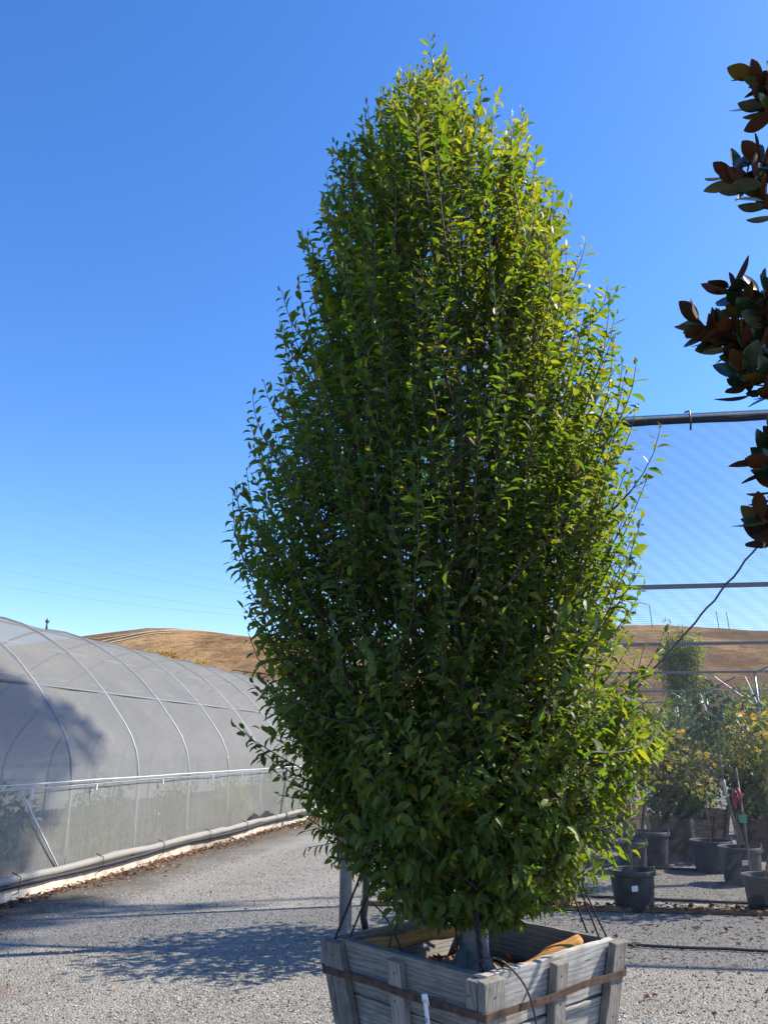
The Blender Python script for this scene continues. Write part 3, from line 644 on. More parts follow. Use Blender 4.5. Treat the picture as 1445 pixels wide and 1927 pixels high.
def arc(name, pts, r, label, mat='black', cat='tube', n=26):
    P = [Vector(p) for p in pts]; out = []
    P2 = [P[0] * 2 - P[1]] + P + [P[-1] * 2 - P[-2]]
    for a_ in range(len(P) - 1):
        for q in range(n // (len(P) - 1) + 1):
            t = q / (n // (len(P) - 1) + 1); p0, p1, p2, p3 = P2[a_:a_ + 4]
            out.append(.5 * ((2 * p1) + (p2 - p0) * t + (2 * p0 - 5 * p1 + 4 * p2 - p3) * t * t + (3 * p1 - p0 - 3 * p2 + p3) * t ** 3))
    out.append(P[-1]); o = MB(P[0]).tube(out, r, 6).build(name, mat, label=label, cat=cat); o.location = P[0]; return o
arc('drip_tube', [(.02, 4.06, .60), (.04, 4.10, .76), (.16, 4.18, .86), (.32, 4.24, .84), (.36, 4.26, .70), (.345, 4.2, .57)], .0045, 'thin black drip tube arching high over the left part of the box')
arc('drip_tube', [(-.06, 4.28, .86), (.0, 4.2, .82), (.07, 4.08, .72), (.10, 4.0, .62), (.115, 3.96, .56)], .0045, 'thin black drip tube curving down in front of the left stake')
arc('drip_tube', [(.33, 3.50, .765), (.40, 3.46, .80), (.47, 3.48, .79), (.56, 3.50, .70), (.60, 3.52, .58), (.605, 3.53, .45)], .0045, 'thin black drip tube looping over the near corner down the lit side')
td = arc('drip_tube', [(.80, 4.30, .57), (.795, 4.30, .68), (.81, 4.32, .75), (.85, 4.37, .765)], .005, 'short teal and black drip tube hooked over the right rear plank')
m = MB((.80, 4.30, .57)).tube([(.80, 4.30, .57), (.7965, 4.30, .64)], .009, 8); m.build('connector', 'teal', td)
def cord(pts, r, label, twist=0):
    base = Vector(pts[-1]); P = [Vector(p) for p in pts]
    root = MB(base)
    if not twist: root.tube(P, r, 6)
    else:
        for ph in range(3):
            out = []
            for q in range(41):
                f = q / 40 * (len(P) - 1); a_ = min(int(f), len(P) - 2); p = P[a_].lerp(P[a_ + 1], f - a_); an = q * .85 + ph * 2.09
                out.append(p + Vector((math.cos(an), math.sin(an), 0)) * twist)
            root.tube(out, r, 5)
    o = root.build('tie_rope', 'rope', label=label, cat='rope'); o.location = base; return o
cord([(.02, 4.07, 1.30), (-.12, 4.06, 1.0), (-.232, 4.06, .742)], .0055, 'dark cord from crown to outer edge of the left box corner')
cord([(.06, 4.1, 1.30), (-.05, 4.08, 1.0), (-.165, 4.05, .742)], .0045, 'dark cord tied just inside the left box corner')
cord([(.40, 3.9, 1.35), (.392, 3.7, 1.0), (.395, 3.47, .70)], .006, 'thick twisted dark cord running down the near corner past the trunk', .0075)
cord([(.84, 4.05, 1.25), (.90, 4.08, .95), (.97, 4.11, .76)], .0045, 'leftmost of three dark cords at the right box corner')
cord([(.86, 4.0, 1.25), (.93, 4.0, .95), (1.02, 4.00, .70)], .0045, 'middle of three dark cords at the right box corner')
cord([(.87, 4.03, 1.25), (.96, 4.06, .95), (1.05, 4.07, .752)], .0045, 'rightmost of three dark cords at the right box corner')
cord([(.36, 4.3, 1.2), (.33, 4.42, .9), (.35, 4.5, .70)], .0045, 'dark cord running down behind the trunk to the rear planks')

# ------------------------------------------------------------------ the hornbeam
TB = Vector((.415, 4.07, .55))
PROF = [(.80, .28, .63), (.88, .00, .84), (.96, -.16, 1.01), (1.13, -.33, 1.13), (1.37, -.51, 1.28), (1.62, -.65, 1.34), (1.89, -.75, 1.35), (2.16, -.78, 1.36), (2.44, -.77, 1.35), (2.89, -.80, 1.38), (3.21, -.71, 1.37), (3.71, -.57, 1.37), (4.06, -.53, 1.27), (4.62, -.42, 1.14), (5.10, -.34, 1.02), (5.44, -.17, .80), (5.75, .05, .54), (5.95, .17, .46), (6.2, .26, .42), (6.36, .29, .42)]
def prof(z):
    l = interp(z, PROF, 1); r = interp(z, PROF, 2); return (l + r) / 2, (r - l) / 2 * .97
tree = thing('hornbeam_tree', 'tall dense upright hornbeam with yellow-green leaves growing in the wooden box', 'tree', tuple(TB))
m = MB(TB); tp = []; tr = []
for q, (z, r) in enumerate([(.50, .17), (.56, .125), (.60, .092), (.66, .068), (.75, .054), (.9, .050), (1.3, .046), (1.9, .041), (2.6, .034), (3.4, .026), (4.2, .018), (5.0, .011), (5.7, .005)]):
    tp.append((.415 + .012 * math.sin(z * 2.2), 4.07 + .012 * math.cos(z * 2.7), z)); tr.append(r)
m.tube(tp, tr, 14, wob=.06)
for q in range(7):                                      # root flare
    an = q * .9 + .2; m.tube([(.415 + .02 * math.cos(an), 4.07 + .02 * math.sin(an), .72), (.415 + .07 * math.cos(an), 4.07 + .07 * math.sin(an), .615), (.415 + .15 * math.cos(an), 4.07 + .15 * math.sin(an), .56), (.415 + .24 * math.cos(an + .1), 4.07 + .24 * math.sin(an + .1), .53)], [.03, .04, .032, .012], 8)
m.build('trunk', 'bark', tree)
for q in range(13):                                     # ascending limbs
    an = q * 2.4 + .5; zb = .85 + q * .16; zt = min(3.2 + q * .22, 5.6); m = MB(TB); pts = []; rr = []
    for t in np.linspace(0, 1, 9):
        z = zb + (zt - zb) * t; cx, rad = prof(z); rr_ = rad * .52 * min(1, t * 2.6) * (1 - .25 * t) * random.uniform(.93, 1.07)
        wx = .415 * (1 - t) + cx * t
        pts.append((wx + rr_ * math.cos(an + .2 * t), 4.07 + rr_ * math.sin(an + .2 * t), z)); rr.append(.024 * (1 - t) + .005)
    m.tube(pts, rr, 8).build('limb', 'twig', tree)
# shoots and leaves
LP, LA, LN, LS, LV = [], [], [], [], []
tw = MB(TB); up = np.array((0, 0, 1.0))
zw = np.linspace(.85, 6.2, 300); wts = np.array([max(prof(z)[1], .1) for z in zw]); wts *= np.where(zw > 5.0, 1.25, 1.0); wts *= np.interp(zw, [.8, 1.5, 2.2], [2.0, 1.5, 1.0]) * np.interp(zw, [5.3, 5.7, 6.2], [1, .7, .5]); wts /= wts.sum()
NSH = 2450
for q in range(NSH):
    z1 = rng.choice(zw, p=wts) + rng.uniform(-.01, .01); ph = rng.uniform(0, 2 * math.pi)
    cx, rad = prof(z1)
    rr = rng.random(); f = .5 + .5 * rr ** .55
    lead = rng.random() < np.interp(z1, [1.9, 2.6, 4.5], [0, .08, .16])
    if lead: f = rng.uniform(1.0, 1.06 if z1 < 3.6 else 1.12)
    bump_ = 1 + .05 * math.sin(ph * 3 + z1 * 1.3) + .06 * math.sin(ph * 7 - z1 * 2.1) + .04 * math.sin(ph * 13 + z1)
    r1 = rad * f * bump_
    tip = np.array((cx + r1 * math.cos(ph), 4.07 + r1 * math.sin(ph), z1))
    th = np.interp(z1, [.8, 1.1, 1.5, 2.0, 3.0, 4.2, 6.2], [105, 88, 60, 40, 24, 15, 7]) * (0.35 + .65 * f) + rng.normal(0, 8)
    L = rng.uniform(.45, .95) if z1 > 1.4 else rng.uniform(.3, .6)
    if lead: th = th * .5 + 2; L = rng.uniform(.7, 1.1)
    L = min(L, max(.25, (z1 - .75) * 1.2))
    step = .029 if z1 < 5.2 else .034; n = int(L / step); p = tip.copy(); path = [p.copy()]; dirs = []
    phj = ph + rng.normal(0, .35); bend = rng.normal(0, .45); bth = rng.normal(0, 8)
    for s_i in range(n):
        a_ = R(th + ((62 if lead else 26) + bth) * s_i / n * (1 if z1 > 1.3 else -.6)); phk = phj + bend * s_i / n
        d = np.array((math.sin(a_) * math.cos(phk), math.sin(a_) * math.sin(phk), math.cos(a_))); d = norm(d + rng.normal(0, .07, 3))
        dirs.append(d); p = p - d * step; path.append(p.copy())
        if math.hypot(p[0] - cx, p[1] - 4.07) < .06 or p[2] < .8: break
    n = len(dirs)
    idx = list(range(0, len(path), 4)); idx = idx if idx[-1] == len(path) - 1 else idx + [len(path) - 1]
    tw.tube([path[k] for k in idx], [.0016 + .0032 * k / 25 for k in idx], 4, caps=False)
    out = np.array((math.cos(ph), math.sin(ph), 0)); b0 = norm(np.cross(dirs[0], rng.normal(size=3)))
    droop = np.interp(z1, [.8, 1.2, 1.8, 2.6, 6], [1.25, 1.0, .5, .25, .05])
    for s_i in range(n):
        if s_i > n * .82 and rng.random() < .5: continue
        d = dirs[s_i]; sg = 1 if s_i % 2 else -1
        b = norm(np.cross(d, np.cross(b0, d)) + rng.normal(0, .25, 3)); b = b * sg
        ax = b * .85 + d * rng.uniform(.35, .75) + out * .15 - up * droop * rng.uniform(.6, 1.3)
        if s_i == 0: ax = d + b * .2
        nr = up * np.interp(droop, [0, .5, 1.2], [.85, .7, .25]) + out * np.interp(droop, [0, 1.2], [.3, 1.0]) + rng.normal(0, .30, 3)
        sz = (.036 + .048 * rng.random() ** .8) * (.98 if z1 < 2 else 1.0) * (.7 if s_i < 2 else 1)
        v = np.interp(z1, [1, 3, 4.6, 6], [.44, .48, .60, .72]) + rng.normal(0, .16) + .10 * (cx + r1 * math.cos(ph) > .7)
        if rng.random() < .006: v = rng.uniform(.95, 1.0)
        if s_i > 5 and rng.random() < .06:                      # a short side shoot with a few leaves of its own
            sd_ = norm(b * .8 + d * .8 + rng.normal(0, .2, 3)); ns = int(rng.integers(3, 7)); tw.tube([path[s_i], path[s_i] + sd_ * .028 * ns], [.0022, .0012], 4, caps=False)
            for e in range(1, ns + 1):
                bb = norm(np.cross(sd_, nr) * (1 if e % 2 else -1) + rng.normal(0, .3, 3)); LP.append(path[s_i] + sd_ * .028 * e); LA.append(bb * .8 + sd_ * .6 - up * droop * rng.uniform(.5, 1.2)); LN.append(nr + rng.normal(0, .3, 3)); LS.append(sz * rng.uniform(.6, 1)); LV.append(v + rng.normal(0, .08))
        LP.append(path[s_i] + b * .006); LA.append(ax); LN.append(nr); LS.append(sz); LV.append(v)
tw.build('shoots', 'twig', tree, kind='stuff')
LP, LA, LN, LS, LV = map(np.array, (LP, LA, LN, LS, LV)); LV = np.clip(LV, 0.02, 1)
LV = np.where((LV > .93) & (rng.random(len(LV)) < .93), .9, LV)
# hide-free choice of the 300 leaves that show largest: nearest to the camera
dist = np.linalg.norm(LP - np.array((0, 0, 1.6)), axis=1) / LS
order = np.argsort(dist); vis = order[LP[order, 2] < 6][:300]; mask = np.ones(len(LP), bool); mask[vis] = False
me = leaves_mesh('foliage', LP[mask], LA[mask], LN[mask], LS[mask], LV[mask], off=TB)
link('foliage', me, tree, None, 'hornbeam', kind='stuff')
variants = []
for q in range(8):
    v = .15 + .09 * q; variants.append(np_mesh('leaf', T_BEAM * np.array((1, rng.uniform(.9, 1.1), rng.uniform(.7, 1.6))), F_BEAM, np.full(len(T_BEAM), v)))
lx, ly, ln = leaf_frames(LA, LN)
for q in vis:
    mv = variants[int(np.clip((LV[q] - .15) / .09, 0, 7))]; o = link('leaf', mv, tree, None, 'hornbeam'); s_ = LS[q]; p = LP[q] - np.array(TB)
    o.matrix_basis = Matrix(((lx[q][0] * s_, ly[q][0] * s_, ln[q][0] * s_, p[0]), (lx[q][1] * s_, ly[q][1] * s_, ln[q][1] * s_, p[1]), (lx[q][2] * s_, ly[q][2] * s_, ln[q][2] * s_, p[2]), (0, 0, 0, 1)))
print('hornbeam leaves', len(LP))

# ------------------------------------------------------------------ magnolia at the right edge
MT = Vector((2.75, 3.05, 0))
mag = thing('magnolia_tree', 'magnolia with big glossy leaves and brown undersides reaching in from the right edge', 'tree', tuple(MT))
MB(MT).tube([(2.75, 3.05, 0), (2.73, 3.06, 1.2), (2.77, 3.03, 2.4), (2.74, 3.05, 3.6), (2.75, 3.05, 4.6)], [.07, .06, .05, .035, .012], 10).build('trunk', 'bark', mag)
# branch tips: place and number of leaves in each whorl
tips = [(1.86, 3.05, 4.82, 9), (1.84, 3.02, 4.62, 9), (1.90, 3.0, 4.72, 9), (1.66, 3.05, 4.22, 12), (1.77, 3.0, 4.28, 10), (1.80, 3.08, 4.12, 9), (1.41, 3.05, 3.42, 12), (1.50, 3.0, 3.36, 10), (1.54, 3.0, 3.57, 11), (1.54, 3.08, 3.36, 13), (1.68, 3.05, 3.58, 12), (1.62, 3.05, 3.47, 12), (1.55, 3.02, 3.18, 11), (1.65, 3.1, 3.34, 13), (1.64, 3.0, 3.12, 11), (1.72, 3.04, 3.22, 11), (1.70, 2.98, 3.44, 11), (1.60, 3.05, 2.76, 11), (1.66, 3.0, 2.86, 10), (1.64, 3.05, 2.64, 9), (1.55, 3.03, 2.50, 10)]
extra = []
for q in range(46):
    d_ = rand_unit(1)[0]; c_ = np.array((2.75, 3.05, 3.5)) + d_ * np.array((.85, .85, 1.4)) * rng.uniform(.6, 1)
    if c_[0] > 2.15: extra.append((c_[0], c_[1], c_[2], 10))
n_t = len(T_MAG)
def mag_leaf(v):
    T2 = np.concatenate([T_MAG + np.array((0, 0, .004)), T_MAG - np.array((0, 0, .004))])
    FF = []; MI = []
    for f in F_MAG:
        a_, b_, c_ = T_MAG[f[0]], T_MAG[f[1]], T_MAG[f[2]]
        g_ = f if np.cross(b_ - a_, c_ - a_)[2] > 0 else f[::-1]
        FF.append(g_); MI.append(0); FF.append(g_[::-1] + n_t); MI.append(1)
    me = np_mesh('leaf', T2, np.array(FF), np.full(2 * n_t, v), MI, True); me.materials.append(M['mag_top']); me.materials.append(M['mag_under']); return me, T2, np.array(FF), MI
mvars = [mag_leaf(v) for v in (.1, .3, .5, .7, .95)]
bulkV, bulkF, bulkM, bulkA = [], [], [], []
nb = 0
for ti, (x, y, z, cnt) in enumerate(tips + extra):
    tipp = np.array((x, y, z)); zt = max(.9, z - .55); root = np.array((2.75, 3.05, zt)); mid = root * .4 + tipp * .6 + np.array((0, 0, -.10))
    if ti < len(tips) or ti % 3 == 0:
        MB(MT).tube([tuple(root), tuple(mid), tuple(tipp)], [.02, .011, .005], 6).build('branch', 'twig', mag)
    d = norm(norm(tipp - mid) + np.array((0, rng.normal(0, .7), .35)))
    a1 = norm(np.cross(d, rng.normal(size=3))); b1 = np.cross(d, a1)
    for q in range(cnt + 3):
        an = q * 2.4 + rng.uniform(-.3, .3); sp_ = rng.uniform(.35, 1.25); back = .012 * q
        rad_ = a1 * math.cos(an) + b1 * math.sin(an); ax = norm(d * math.cos(sp_) + rad_ * math.sin(sp_) + np.array((0, 0, -.08)))
        nr = norm((d * math.sin(sp_) - rad_ * math.cos(sp_)) * (-1 if rng.random() < .45 else 1) + rng.normal(0, .25, 3)); s_ = rng.uniform(.11, .165)
        X_, Y_, N_ = leaf_frames(ax[None], nr[None]); X_, Y_, N_ = X_[0], Y_[0], N_[0]; p = tipp - d * back - np.array(MT)
        k = int(rng.integers(0, 5)); me, T2, FF, MI = mvars[k]
        if ti < len(tips):
            o = link('leaf', me, mag); o.matrix_basis = Matrix([[X_[r_] * s_, Y_[r_] * s_, N_[r_] * s_, p[r_]] for r_ in range(3)] + [[0, 0, 0, 1]])
        else:
            Vv = p + s_ * (T2[:, 0:1] * X_ + T2[:, 1:2] * Y_ + T2[:, 2:3] * N_); bulkV.append(Vv); bulkF.append(FF + nb); bulkM += MI; bulkA.append(np.full(len(T2), .4)); nb += len(T2)
me = np_mesh('foliage', np.concatenate(bulkV), np.concatenate(bulkF), np.concatenate(bulkA), bulkM); me.materials.append(M['mag_top']); me.materials.append(M['mag_under'])
link('foliage', me, mag, kind='stuff')

# ------------------------------------------------------------------ potted trees in the shade house
def pot_mesh(r, h):
    return MB().lathe([(0.001, .004), (r * .80, .004), (r * .82, .0), (r * .84, .012), (r * .95, h * .86), (r * .955, h * .87), (r * 1.04, h * .875), (r * 1.05, h * .89), (r * 1.04, h * .985), (r * 1.02, h), (r * .97, h), (r * .955, h * .97), (r * .93, h * .80), (.001, h * .82)], 30).mesh('pot')
pot_cache = {}
def potted(x, y, r, h, label, stem, stem_r=.013, tagpos=None, crown=None, stemmat='paletwig', rz=0.0, handle=True):
    t_ = thing('potted_tree', label, 'potted tree', (x, y, 0), 'potted trees in the shade house')
    key = (r, h)
    if key not in pot_cache: pot_cache[key] = pot_mesh(r, h)
    p_ = link('pot', pot_cache[key], t_, None, 'pot'); 
    MB().lathe([(r * .935, h * .83), (r * .6, h * .86), (r * .3, h * .85), (.001, h * .87)], 24).build('soil', 'soil', p_)
    if handle:
        MB().tube([(r * 1.03 * math.cos(-.8), r * 1.03 * math.sin(-.8), h * .9), (r * 1.08 * math.cos(-.75), r * 1.08 * math.sin(-.75), h * 1.03), (r * 1.0 * math.cos(-.6), r * 1.0 * math.sin(-.6), h * 1.12), (r * .85 * math.cos(-.6), r * .85 * math.sin(-.6), h * .95)], .005, 6).build('handle', 'black', p_)
    if tagpos:
        an, zz, w, hh = tagpos; vs = []
        for a_ in np.linspace(-1, 1, 5):
            aa = an + a_ * w / 2 / r
            for z_ in (zz, zz + hh):
                rr = r * (.84 + .11 * z_ / (h * .86)) + .003; vs.append((rr * math.cos(aa), rr * math.sin(aa), z_ + a_ * .004))
        m = MB(); m.add(vs, [(2 * q, 2 * q + 2, 2 * q + 3, 2 * q + 1) for q in range(4)]); m.build('paper_label', 'white', p_)
    pts = [(0, 0, h * .8)] + stem; n = len(pts)
    MB().tube(pts, [stem_r * (1 - .45 * q / (n - 1)) for q in range(n)], 8, wob=.08).build('stem', stemmat, t_)
    if crown:
        cc, rad, nl, mt = crown
        link('crown', blob_leaves(nl, cc, rad, .085, T_LOBED, F_LOBED, 'crown', lambda p, rr: np.clip(rr * .75 + .1, 0, 1)), t_, None, mt)
    return t_
FRONT = R(-95)
potted(2.62, 8.92, .235, .385, 'single-stemmed tree in a labelled black pot nearest the wooden box', [(.0, 0, .6), (.012, 0, 1.0), (.0, .02, 1.5), (.02, 0, 2.0)], .016, (FRONT - .12, .20, .065, .055), ((-.1, .1, 1.75), (.45, .45, .6), 700, 'maple'))
potted(3.42, 11.55, .21, .38, 'small black potted tree half hidden behind the front left pot', [(-.02, 0, .8), (0, 0, 1.4)], .011, None, ((-.05, .05, 1.5), (.35, .35, .4), 350, 'maple'))
potted(3.86, 12.1, .27, .46, 'larger black potted tree standing behind the two pots next to the hornbeam', [(-.01, 0, .8), (.02, 0, 1.5)], .013, None, ((0, 0, 1.6), (.5, .5, .5), 400, 'maple'))
pb = potted(4.46, 10.5, .255, .43, 'leaning pale stem in a labelled black pot in the middle of the shade house', [(-.02, 0, .6), (-.06, 0, .95), (-.10, 0, 1.25), (-.12, 0, 1.9)], .018, (FRONT - .12, .24, .075, .06), ((-.1, .1, 2.0), (.45, .5, .45), 420, 'dark_leaf'))
MB().tube([(-.075, 0, 1.02), (-.098, 0, 1.22)], .021, 8).build('trunk_wrap', 'white', pb)
m = MB(); m.tube([(-.02 + .215 * math.cos(FRONT), .215 * math.sin(FRONT) - .02, .135), (-.012 + .215 * math.cos(FRONT), .215 * math.sin(FRONT) - .02, .17)], .014, 6); m.build('drip_emitter', 'black', pb)
potted(4.50, 11.5, .27, .40, 'black pot with a thin upright stem behind the leaning stem', [(.0, 0, .8), (-.005, 0, 1.4), (0, 0, 1.9)], .010, None, ((.05, 0, 1.05), (.1, .1, .18), 30, 'maple'))
potted(3.985, 8.86, .22, .34, 'black pot cut off by the right edge of the picture', [(.14, 0, .7), (.16, 0, 1.2), (.2, 0, 1.7)], .013, None, ((.4, .2, 1.7), (.5, .4, .5), 420, 'maple'))
rt = thing('hanging_tag', 'red ribbon hanging above a green tag at the right edge', 'tag', (4.03, 9.4, .8))
m = MB(); m.add([(-.04, 0, .34), (.0, .01, .36), (.0, .012, .16), (-.03, -.01, .14), (-.05, 0, .22)], [(0, 1, 2, 3, 4)]); m.tube([(.02, 0, .37), (.05, -.01, .28), (.03, 0, .2)], .022, 6); m.build('ribbon', 'red', rt)
m = MB(); m.hexa((.0, -.003, .0), (.09, .003, .085)); m.build('card', 'greentag', rt, smooth=False)
m = MB(); m.tube([(.05, 0, .1), (.05, 0, .45)], .003, 5); m.build('string', 'white', rt)
m = MB(); m.tube([(.07, 0.03, -.79), (.07, .03, .0), (.05, .03, .62)], .012, 7); 
m.build('cane', 'paletwig', rt)

def boxed_shrub(x, y, rz, bw, bh, label, crowns, stemh, mat='oldbox'):
    t_ = thing('boxed_tree', label, 'boxed tree', (x, y, 0), 'bushy trees in brown wooden boxes', rz)
    for k in range(4):
        for r_ in range(2):
            z0, z1 = bh * .5 * r_ + .004, bh * .5 * (r_ + 1) - .006; h0, h1 = bw * (.78 + .22 * z0 / bh) / 2, bw * (.78 + .22 * z1 / bh) / 2
            a_ = k * math.pi / 2; ca_, sa_ = math.cos(a_), math.sin(a_)
            loc = [(-h0, -h0, z0), (h0, -h0, z0), (h1, -h1, z1), (-h1, -h1, z1), (-h0 + .03, -h0 + .03, z0), (h0 - .03, -h0 + .03, z0), (h1 - .03, -h1 + .03, z1), (-h1 + .03, -h1 + .03, z1)]
            m = MB(); m.add([(px_ * ca_ - py_ * sa_, px_ * sa_ + py_ * ca_, pz_) for px_, py_, pz_ in loc], [(0, 1, 2, 3), (7, 6, 5, 4), (0, 4, 5, 1), (1, 5, 6, 2), (2, 6, 7, 3), (3, 7, 4, 0)]); m.build('plank', mat, t_, smooth=False)
        for sx_ in (-1, 1):
            a_ = k * math.pi / 2; ca_, sa_ = math.cos(a_), math.sin(a_); h0, h1 = bw * .78 / 2 + .002, bw / 2 + .002; w_ = .075; dd = .035
            xa, xb = (h0 - w_, h1 - w_) if sx_ > 0 else (-h0, -h1)
            loc = [(xa, -h0, 0), (xa + w_, -h0, 0), (xb + w_, -h1, bh + .02), (xb, -h1, bh + .02), (xa, -h0 - dd, 0), (xa + w_, -h0 - dd, 0), (xb + w_, -h1 - dd, bh + .02), (xb, -h1 - dd, bh + .02)]
            m = MB(); m.add([(px_ * ca_ - py_ * sa_, px_ * sa_ + py_ * ca_, pz_) for px_, py_, pz_ in loc], [(0, 3, 2, 1), (4, 5, 6, 7), (0, 1, 5, 4), (1, 2, 6, 5), (2, 3, 7, 6), (3, 0, 4, 7)]); m.build('batten', 'footing' if mat == 'oldbox' and sx_ < 0 else mat, t_, smooth=False)
    m = MB(); h1 = bw * .95 / 2 - .03; m.hexa((-h1, -h1, bh * .8), (h1, h1, bh * .86)); m.build('soil', 'soil', t_, smooth=False)
    m = MB()
    for q in range(6): 
        a_ = q * 1.05; m.tube([(0, 0, bh * .8), (.1 * math.cos(a_), .1 * math.sin(a_), bh + .3), (.3 * math.cos(a_), .3 * math.sin(a_), stemh), (.36 * math.cos(a_), .36 * math.sin(a_), stemh + .5)], [.03, .022, .014, .005], 6)
    m.build('trunk', 'twig', t_)
    for cc, rad, nl, mt, sz in crowns:
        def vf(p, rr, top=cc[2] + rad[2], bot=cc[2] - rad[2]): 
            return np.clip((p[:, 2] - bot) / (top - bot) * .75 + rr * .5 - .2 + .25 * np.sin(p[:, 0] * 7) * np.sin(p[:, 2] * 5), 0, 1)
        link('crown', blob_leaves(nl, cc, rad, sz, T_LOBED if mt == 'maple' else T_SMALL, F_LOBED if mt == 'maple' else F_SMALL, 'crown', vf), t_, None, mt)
    return t_
boxed_shrub(4.62, 12.9, R(38), .75, .58, 'bushy maple in a slanted brown box behind the pots beside the hornbeam', [((-.1, 0, 1.15), (.62, .6, .75), 2300, 'maple', .085), ((.15, .1, 1.75), (.5, .5, .45), 800, 'dark_leaf', .09)], 1.0)
boxed_shrub(6.05, 13.0, R(30), .75, .55, 'bushy orange-tinged maple in a brown box at the right edge', [((-.15, 0, 1.25), (.62, .6, .85), 2300, 'maple', .085)], 1.0)
boxed_shrub(5.5, 14.6, R(20), .8, .6, 'dark glossy-leaved tree in a brown box between and behind the two maples', [((0, 0, 1.55), (.75, .6, .95), 2100, 'dark_leaf', .11)], 1.2)
boxed_shrub(4.6, 16.2, R(50), .8, .6, 'dark leafy tree with red blooms on top close to the hornbeam edge', [((0.3, 0, 1.4), (.75, .7, .85), 1300, 'dark_leaf', .11), ((.95, .2, 2.62), (.28, .25, .18), 26, 'flower_red', .10)], 1.2)
boxed_shrub(7.3, 16.0, R(15), .8, .6, 'loose green tree in a brown box farthest right behind the orange maple', [((0, 0, 1.7), (.85, .7, 1.0), 1500, 'dark_leaf', .11)], 1.2)
boxed_shrub(3.4, 14.2, R(44), .8, .6, 'green tree in a brown box showing just past the hornbeam edge', [((0, 0, 1.3), (.6, .6, .7), 900, 'dark_leaf', .10)], 1.2)
# grass tuft by the box
n = 70; b_ = np.stack([rng.normal(1.87, .06, n), rng.normal(9.0, .06, n), np.zeros(n)], -1)
me = leaves_mesh('grass_tuft', b_, norm(np.stack([rng.normal(0, .3, n), rng.normal(0, .3, n), np.ones(n)], -1)), rand_unit(n), rng.uniform(.15, .34, n), rng.random(n), T_SMALL * np.array((1, .09, 1)), F_SMALL)
link('grass_tuft', me, mat='grass', label='small tuft of yellowish grass under the hornbeam right of the box', cat='grass', kind='stuff')

# tree standing behind the hornbeam; it throws the leafy shadow across the road
bt = thing('young_tree', 'leafy young tree hidden behind the hornbeam, shading the gravel road', 'tree', (.85, 7.62, 0))
MB().tube([(0, 0, 0), (.02, 0, .8), (0, .02, 1.6), (.02, 0, 2.3)], [.035, .03, .02, .008], 8).build('trunk', 'bark', bt)
link('crown', blob_leaves(3600, (0, 0, 1.75), (.72, .95, .95), .09, T_BEAM, F_BEAM, 'crown', lambda p, r: r * .8), bt, None, 'hornbeam')
# tall tree out of frame on the right whose top shades the near end of the greenhouse
def tall_tree(name, label, base, h, rad, zc, nl, mat, size, trunk_r=.3, parts=5, group=None, T=T_SMALL, F=F_SMALL, hang=0):
    t_ = thing(name, label, 'tree', base, group)
    MB().tube([(0, 0, 0), (.02 * h, 0, h * .35), (-.01 * h, .01 * h, h * .7), (0, 0, h * .95)], [trunk_r, trunk_r * .75, trunk_r * .4, trunk_r * .1], 8).build('trunk', 'bark', t_)
    m = MB()
    for q in range(parts * 2):
        a_ = q * 2.4; z_ = zc - rad[2] * .6 + q * rad[2] * 1.2 / (parts * 2); m.tube([(0, 0, z_ - .15 * h), (rad[0] * .45 * math.cos(a_), rad[1] * .45 * math.sin(a_), z_), (rad[0] * .8 * math.cos(a_), rad[1] * .8 * math.sin(a_), z_ + .1 * h)], [trunk_r * .35, trunk_r * .2, trunk_r * .06], 5)
    m.build('limbs', 'twig', t_)
    P_, A_l, N_l = [], [], []
    k = parts * 5
    for q in range(k):
        d = rand_unit(1)[0]; cc = np.array((0, 0, zc)) + d * np.array(rad) * rng.uniform(.25, .8); rr = np.array(rad) * rng.uniform(.24, .42); n = nl // k
        dd = rand_unit(n); p = cc + dd * rr * (rng.random(n) ** .5)[:, None]; P_.append(p); A_l.append(norm(dd + rand_unit(n) + np.array((0, 0, -hang)))); N_l.append(norm(dd + rand_unit(n) * .6 + np.array((0, 0, .5))))
    P_, A_l, N_l = map(np.concatenate, (P_, A_l, N_l)); n = len(P_)
    link('crown', leaves_mesh('crown', P_, A_l, N_l, size * rng.uniform(.7, 1.3, n), rng.random(n), T, F), t_, None, mat); return t_
tall_tree('tall_tree', 'tall tree out beyond the shade house on the right', (14.9, 12.9, 0), 20.6, (1.9, 2.5, 1.5), 18.9, 2300, 'willow', .38, .13)
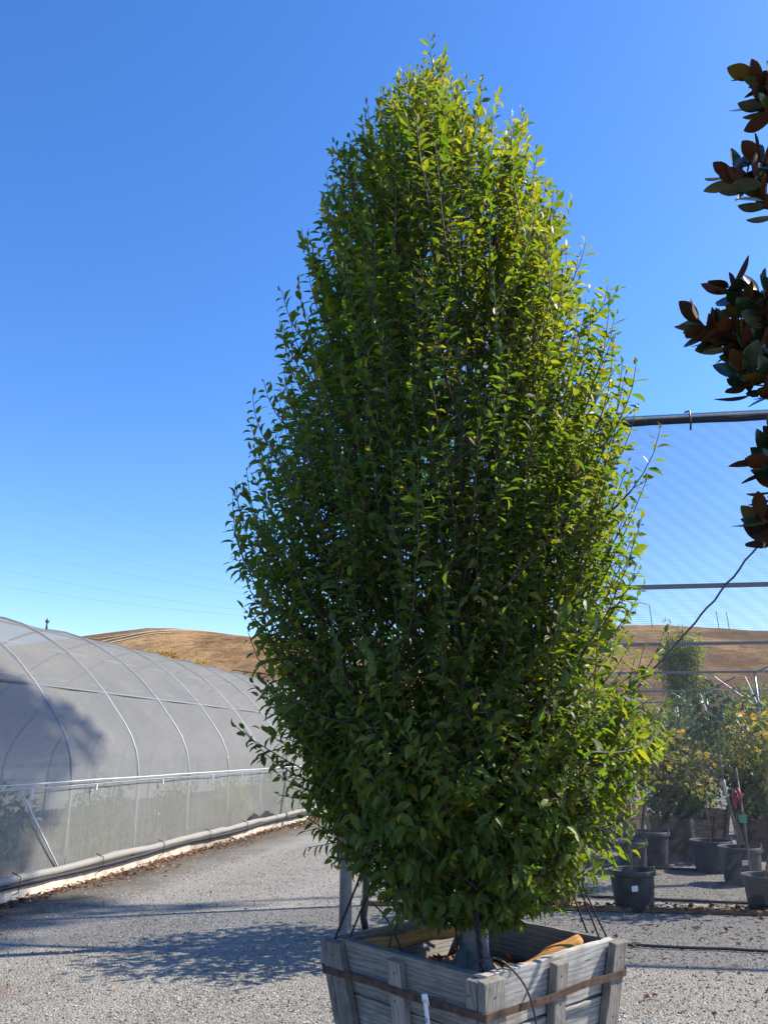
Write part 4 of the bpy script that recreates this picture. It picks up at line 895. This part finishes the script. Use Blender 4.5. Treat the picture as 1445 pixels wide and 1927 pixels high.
# far trees
tall_tree('far_tree', 'tall pale green tree standing before the dry hill behind the netting', (22.9, 60, 0), 11.6, (1.9, 1.9, 4.3), 7.4, 9000, 'willow', .22, .16, 8, None, T_SMALL, F_SMALL, 1.2)
tall_tree('far_tree', 'small faint green tree right of the tall pale tree before the dry hill', (30.4, 66, 0), 7.6, (2.6, 2.2, 2.6), 4.6, 3500, 'willow', .24, .14, 5)
tall_tree('far_tree', 'low green tree left of the tall pale tree at the hornbeam edge', (20.6, 64, 0), 5.6, (2.2, 2.0, 2.0), 3.6, 2500, 'willow', .24, .12, 5)
for (x, y, h, w, lab) in ((-15.4, 46, 6.6, 1.5, 'yellow autumn tree farthest left above the greenhouse roof'), (-13.9, 45, 7.1, 1.4, 'tallest yellow autumn tree above the middle of the greenhouse roof'), (-12.3, 45.5, 6.9, 1.3, 'broad yellow autumn tree second from right above the greenhouse roof'), (-11.0, 44.5, 6.3, 1.2, 'lowest yellow autumn tree nearest the hornbeam above the greenhouse roof')):
    tall_tree('autumn_tree', lab, (x, y, 0), h + .6, (w * 1.3, w, h * .24), h * .80, 4200, 'yellow', .22, .09, 4, 'yellow trees below the hill')
# far fence posts on the ridge
for x, y, h, lab in ((78.3, 225, 7.2, 'thin leaning post on the ridge beside the hornbeam edge'), (99.0, 228, 6.0, 'left one of two thin posts standing together on the ridge'), (102.0, 228, 6.0, 'right one of two thin posts standing together on the ridge')):
    z = float(hill_z(np.array(float(x)), np.array(float(y)))); t_ = thing('ridge_post', lab, 'post', (x, y, z - .6), 'thin posts on the ridge')
    MB().tube([(0, 0, 0), (-.25, 0, h)], .11, 6).build('shaft', 'black', t_); MB().hexa((-.38, -.1, h * .86), (-.1, .1, h * .88)).build('crossbar', 'black', t_, smooth=False)
# power lines
W_ = [((-47.5, 33.3), (-18, 23.65)), ((-46.9, 29.4), (-20.5, 22.7)), ((-46.7, 27.5), (-17.8, 20.4)), ((-46.2, 24.5), (-20.3, 19.9)), ((-45.8, 21.9), (-18.9, 17.7)), ((-45.6, 19.95), (-18.9, 16.97))]
nm = ['topmost', 'second highest', 'third highest', 'fourth highest', 'second lowest', 'lowest']
for q, ((xa, za), (xb, zb)) in enumerate(W_):
    sl = (zb - za) / (xb - xa); pts = []
    for k in range(40):
        x = -95 + k * (125 / 39); t = (x - xa) / (xb - xa); z = za + (zb - za) * t - 1.2 * t * (1 - t) * (1 if 0 <= t <= 1 else 1.0); pts.append((x, 90 + (x + 30) * .12, z))
    o = MB(pts[0]).tube(pts, .008, 5).build('power_line', 'sky_wire', label='%s of the six thin power lines crossing the sky at left' % nm[q], cat='power line', group='power lines at left'); o.location = pts[0]
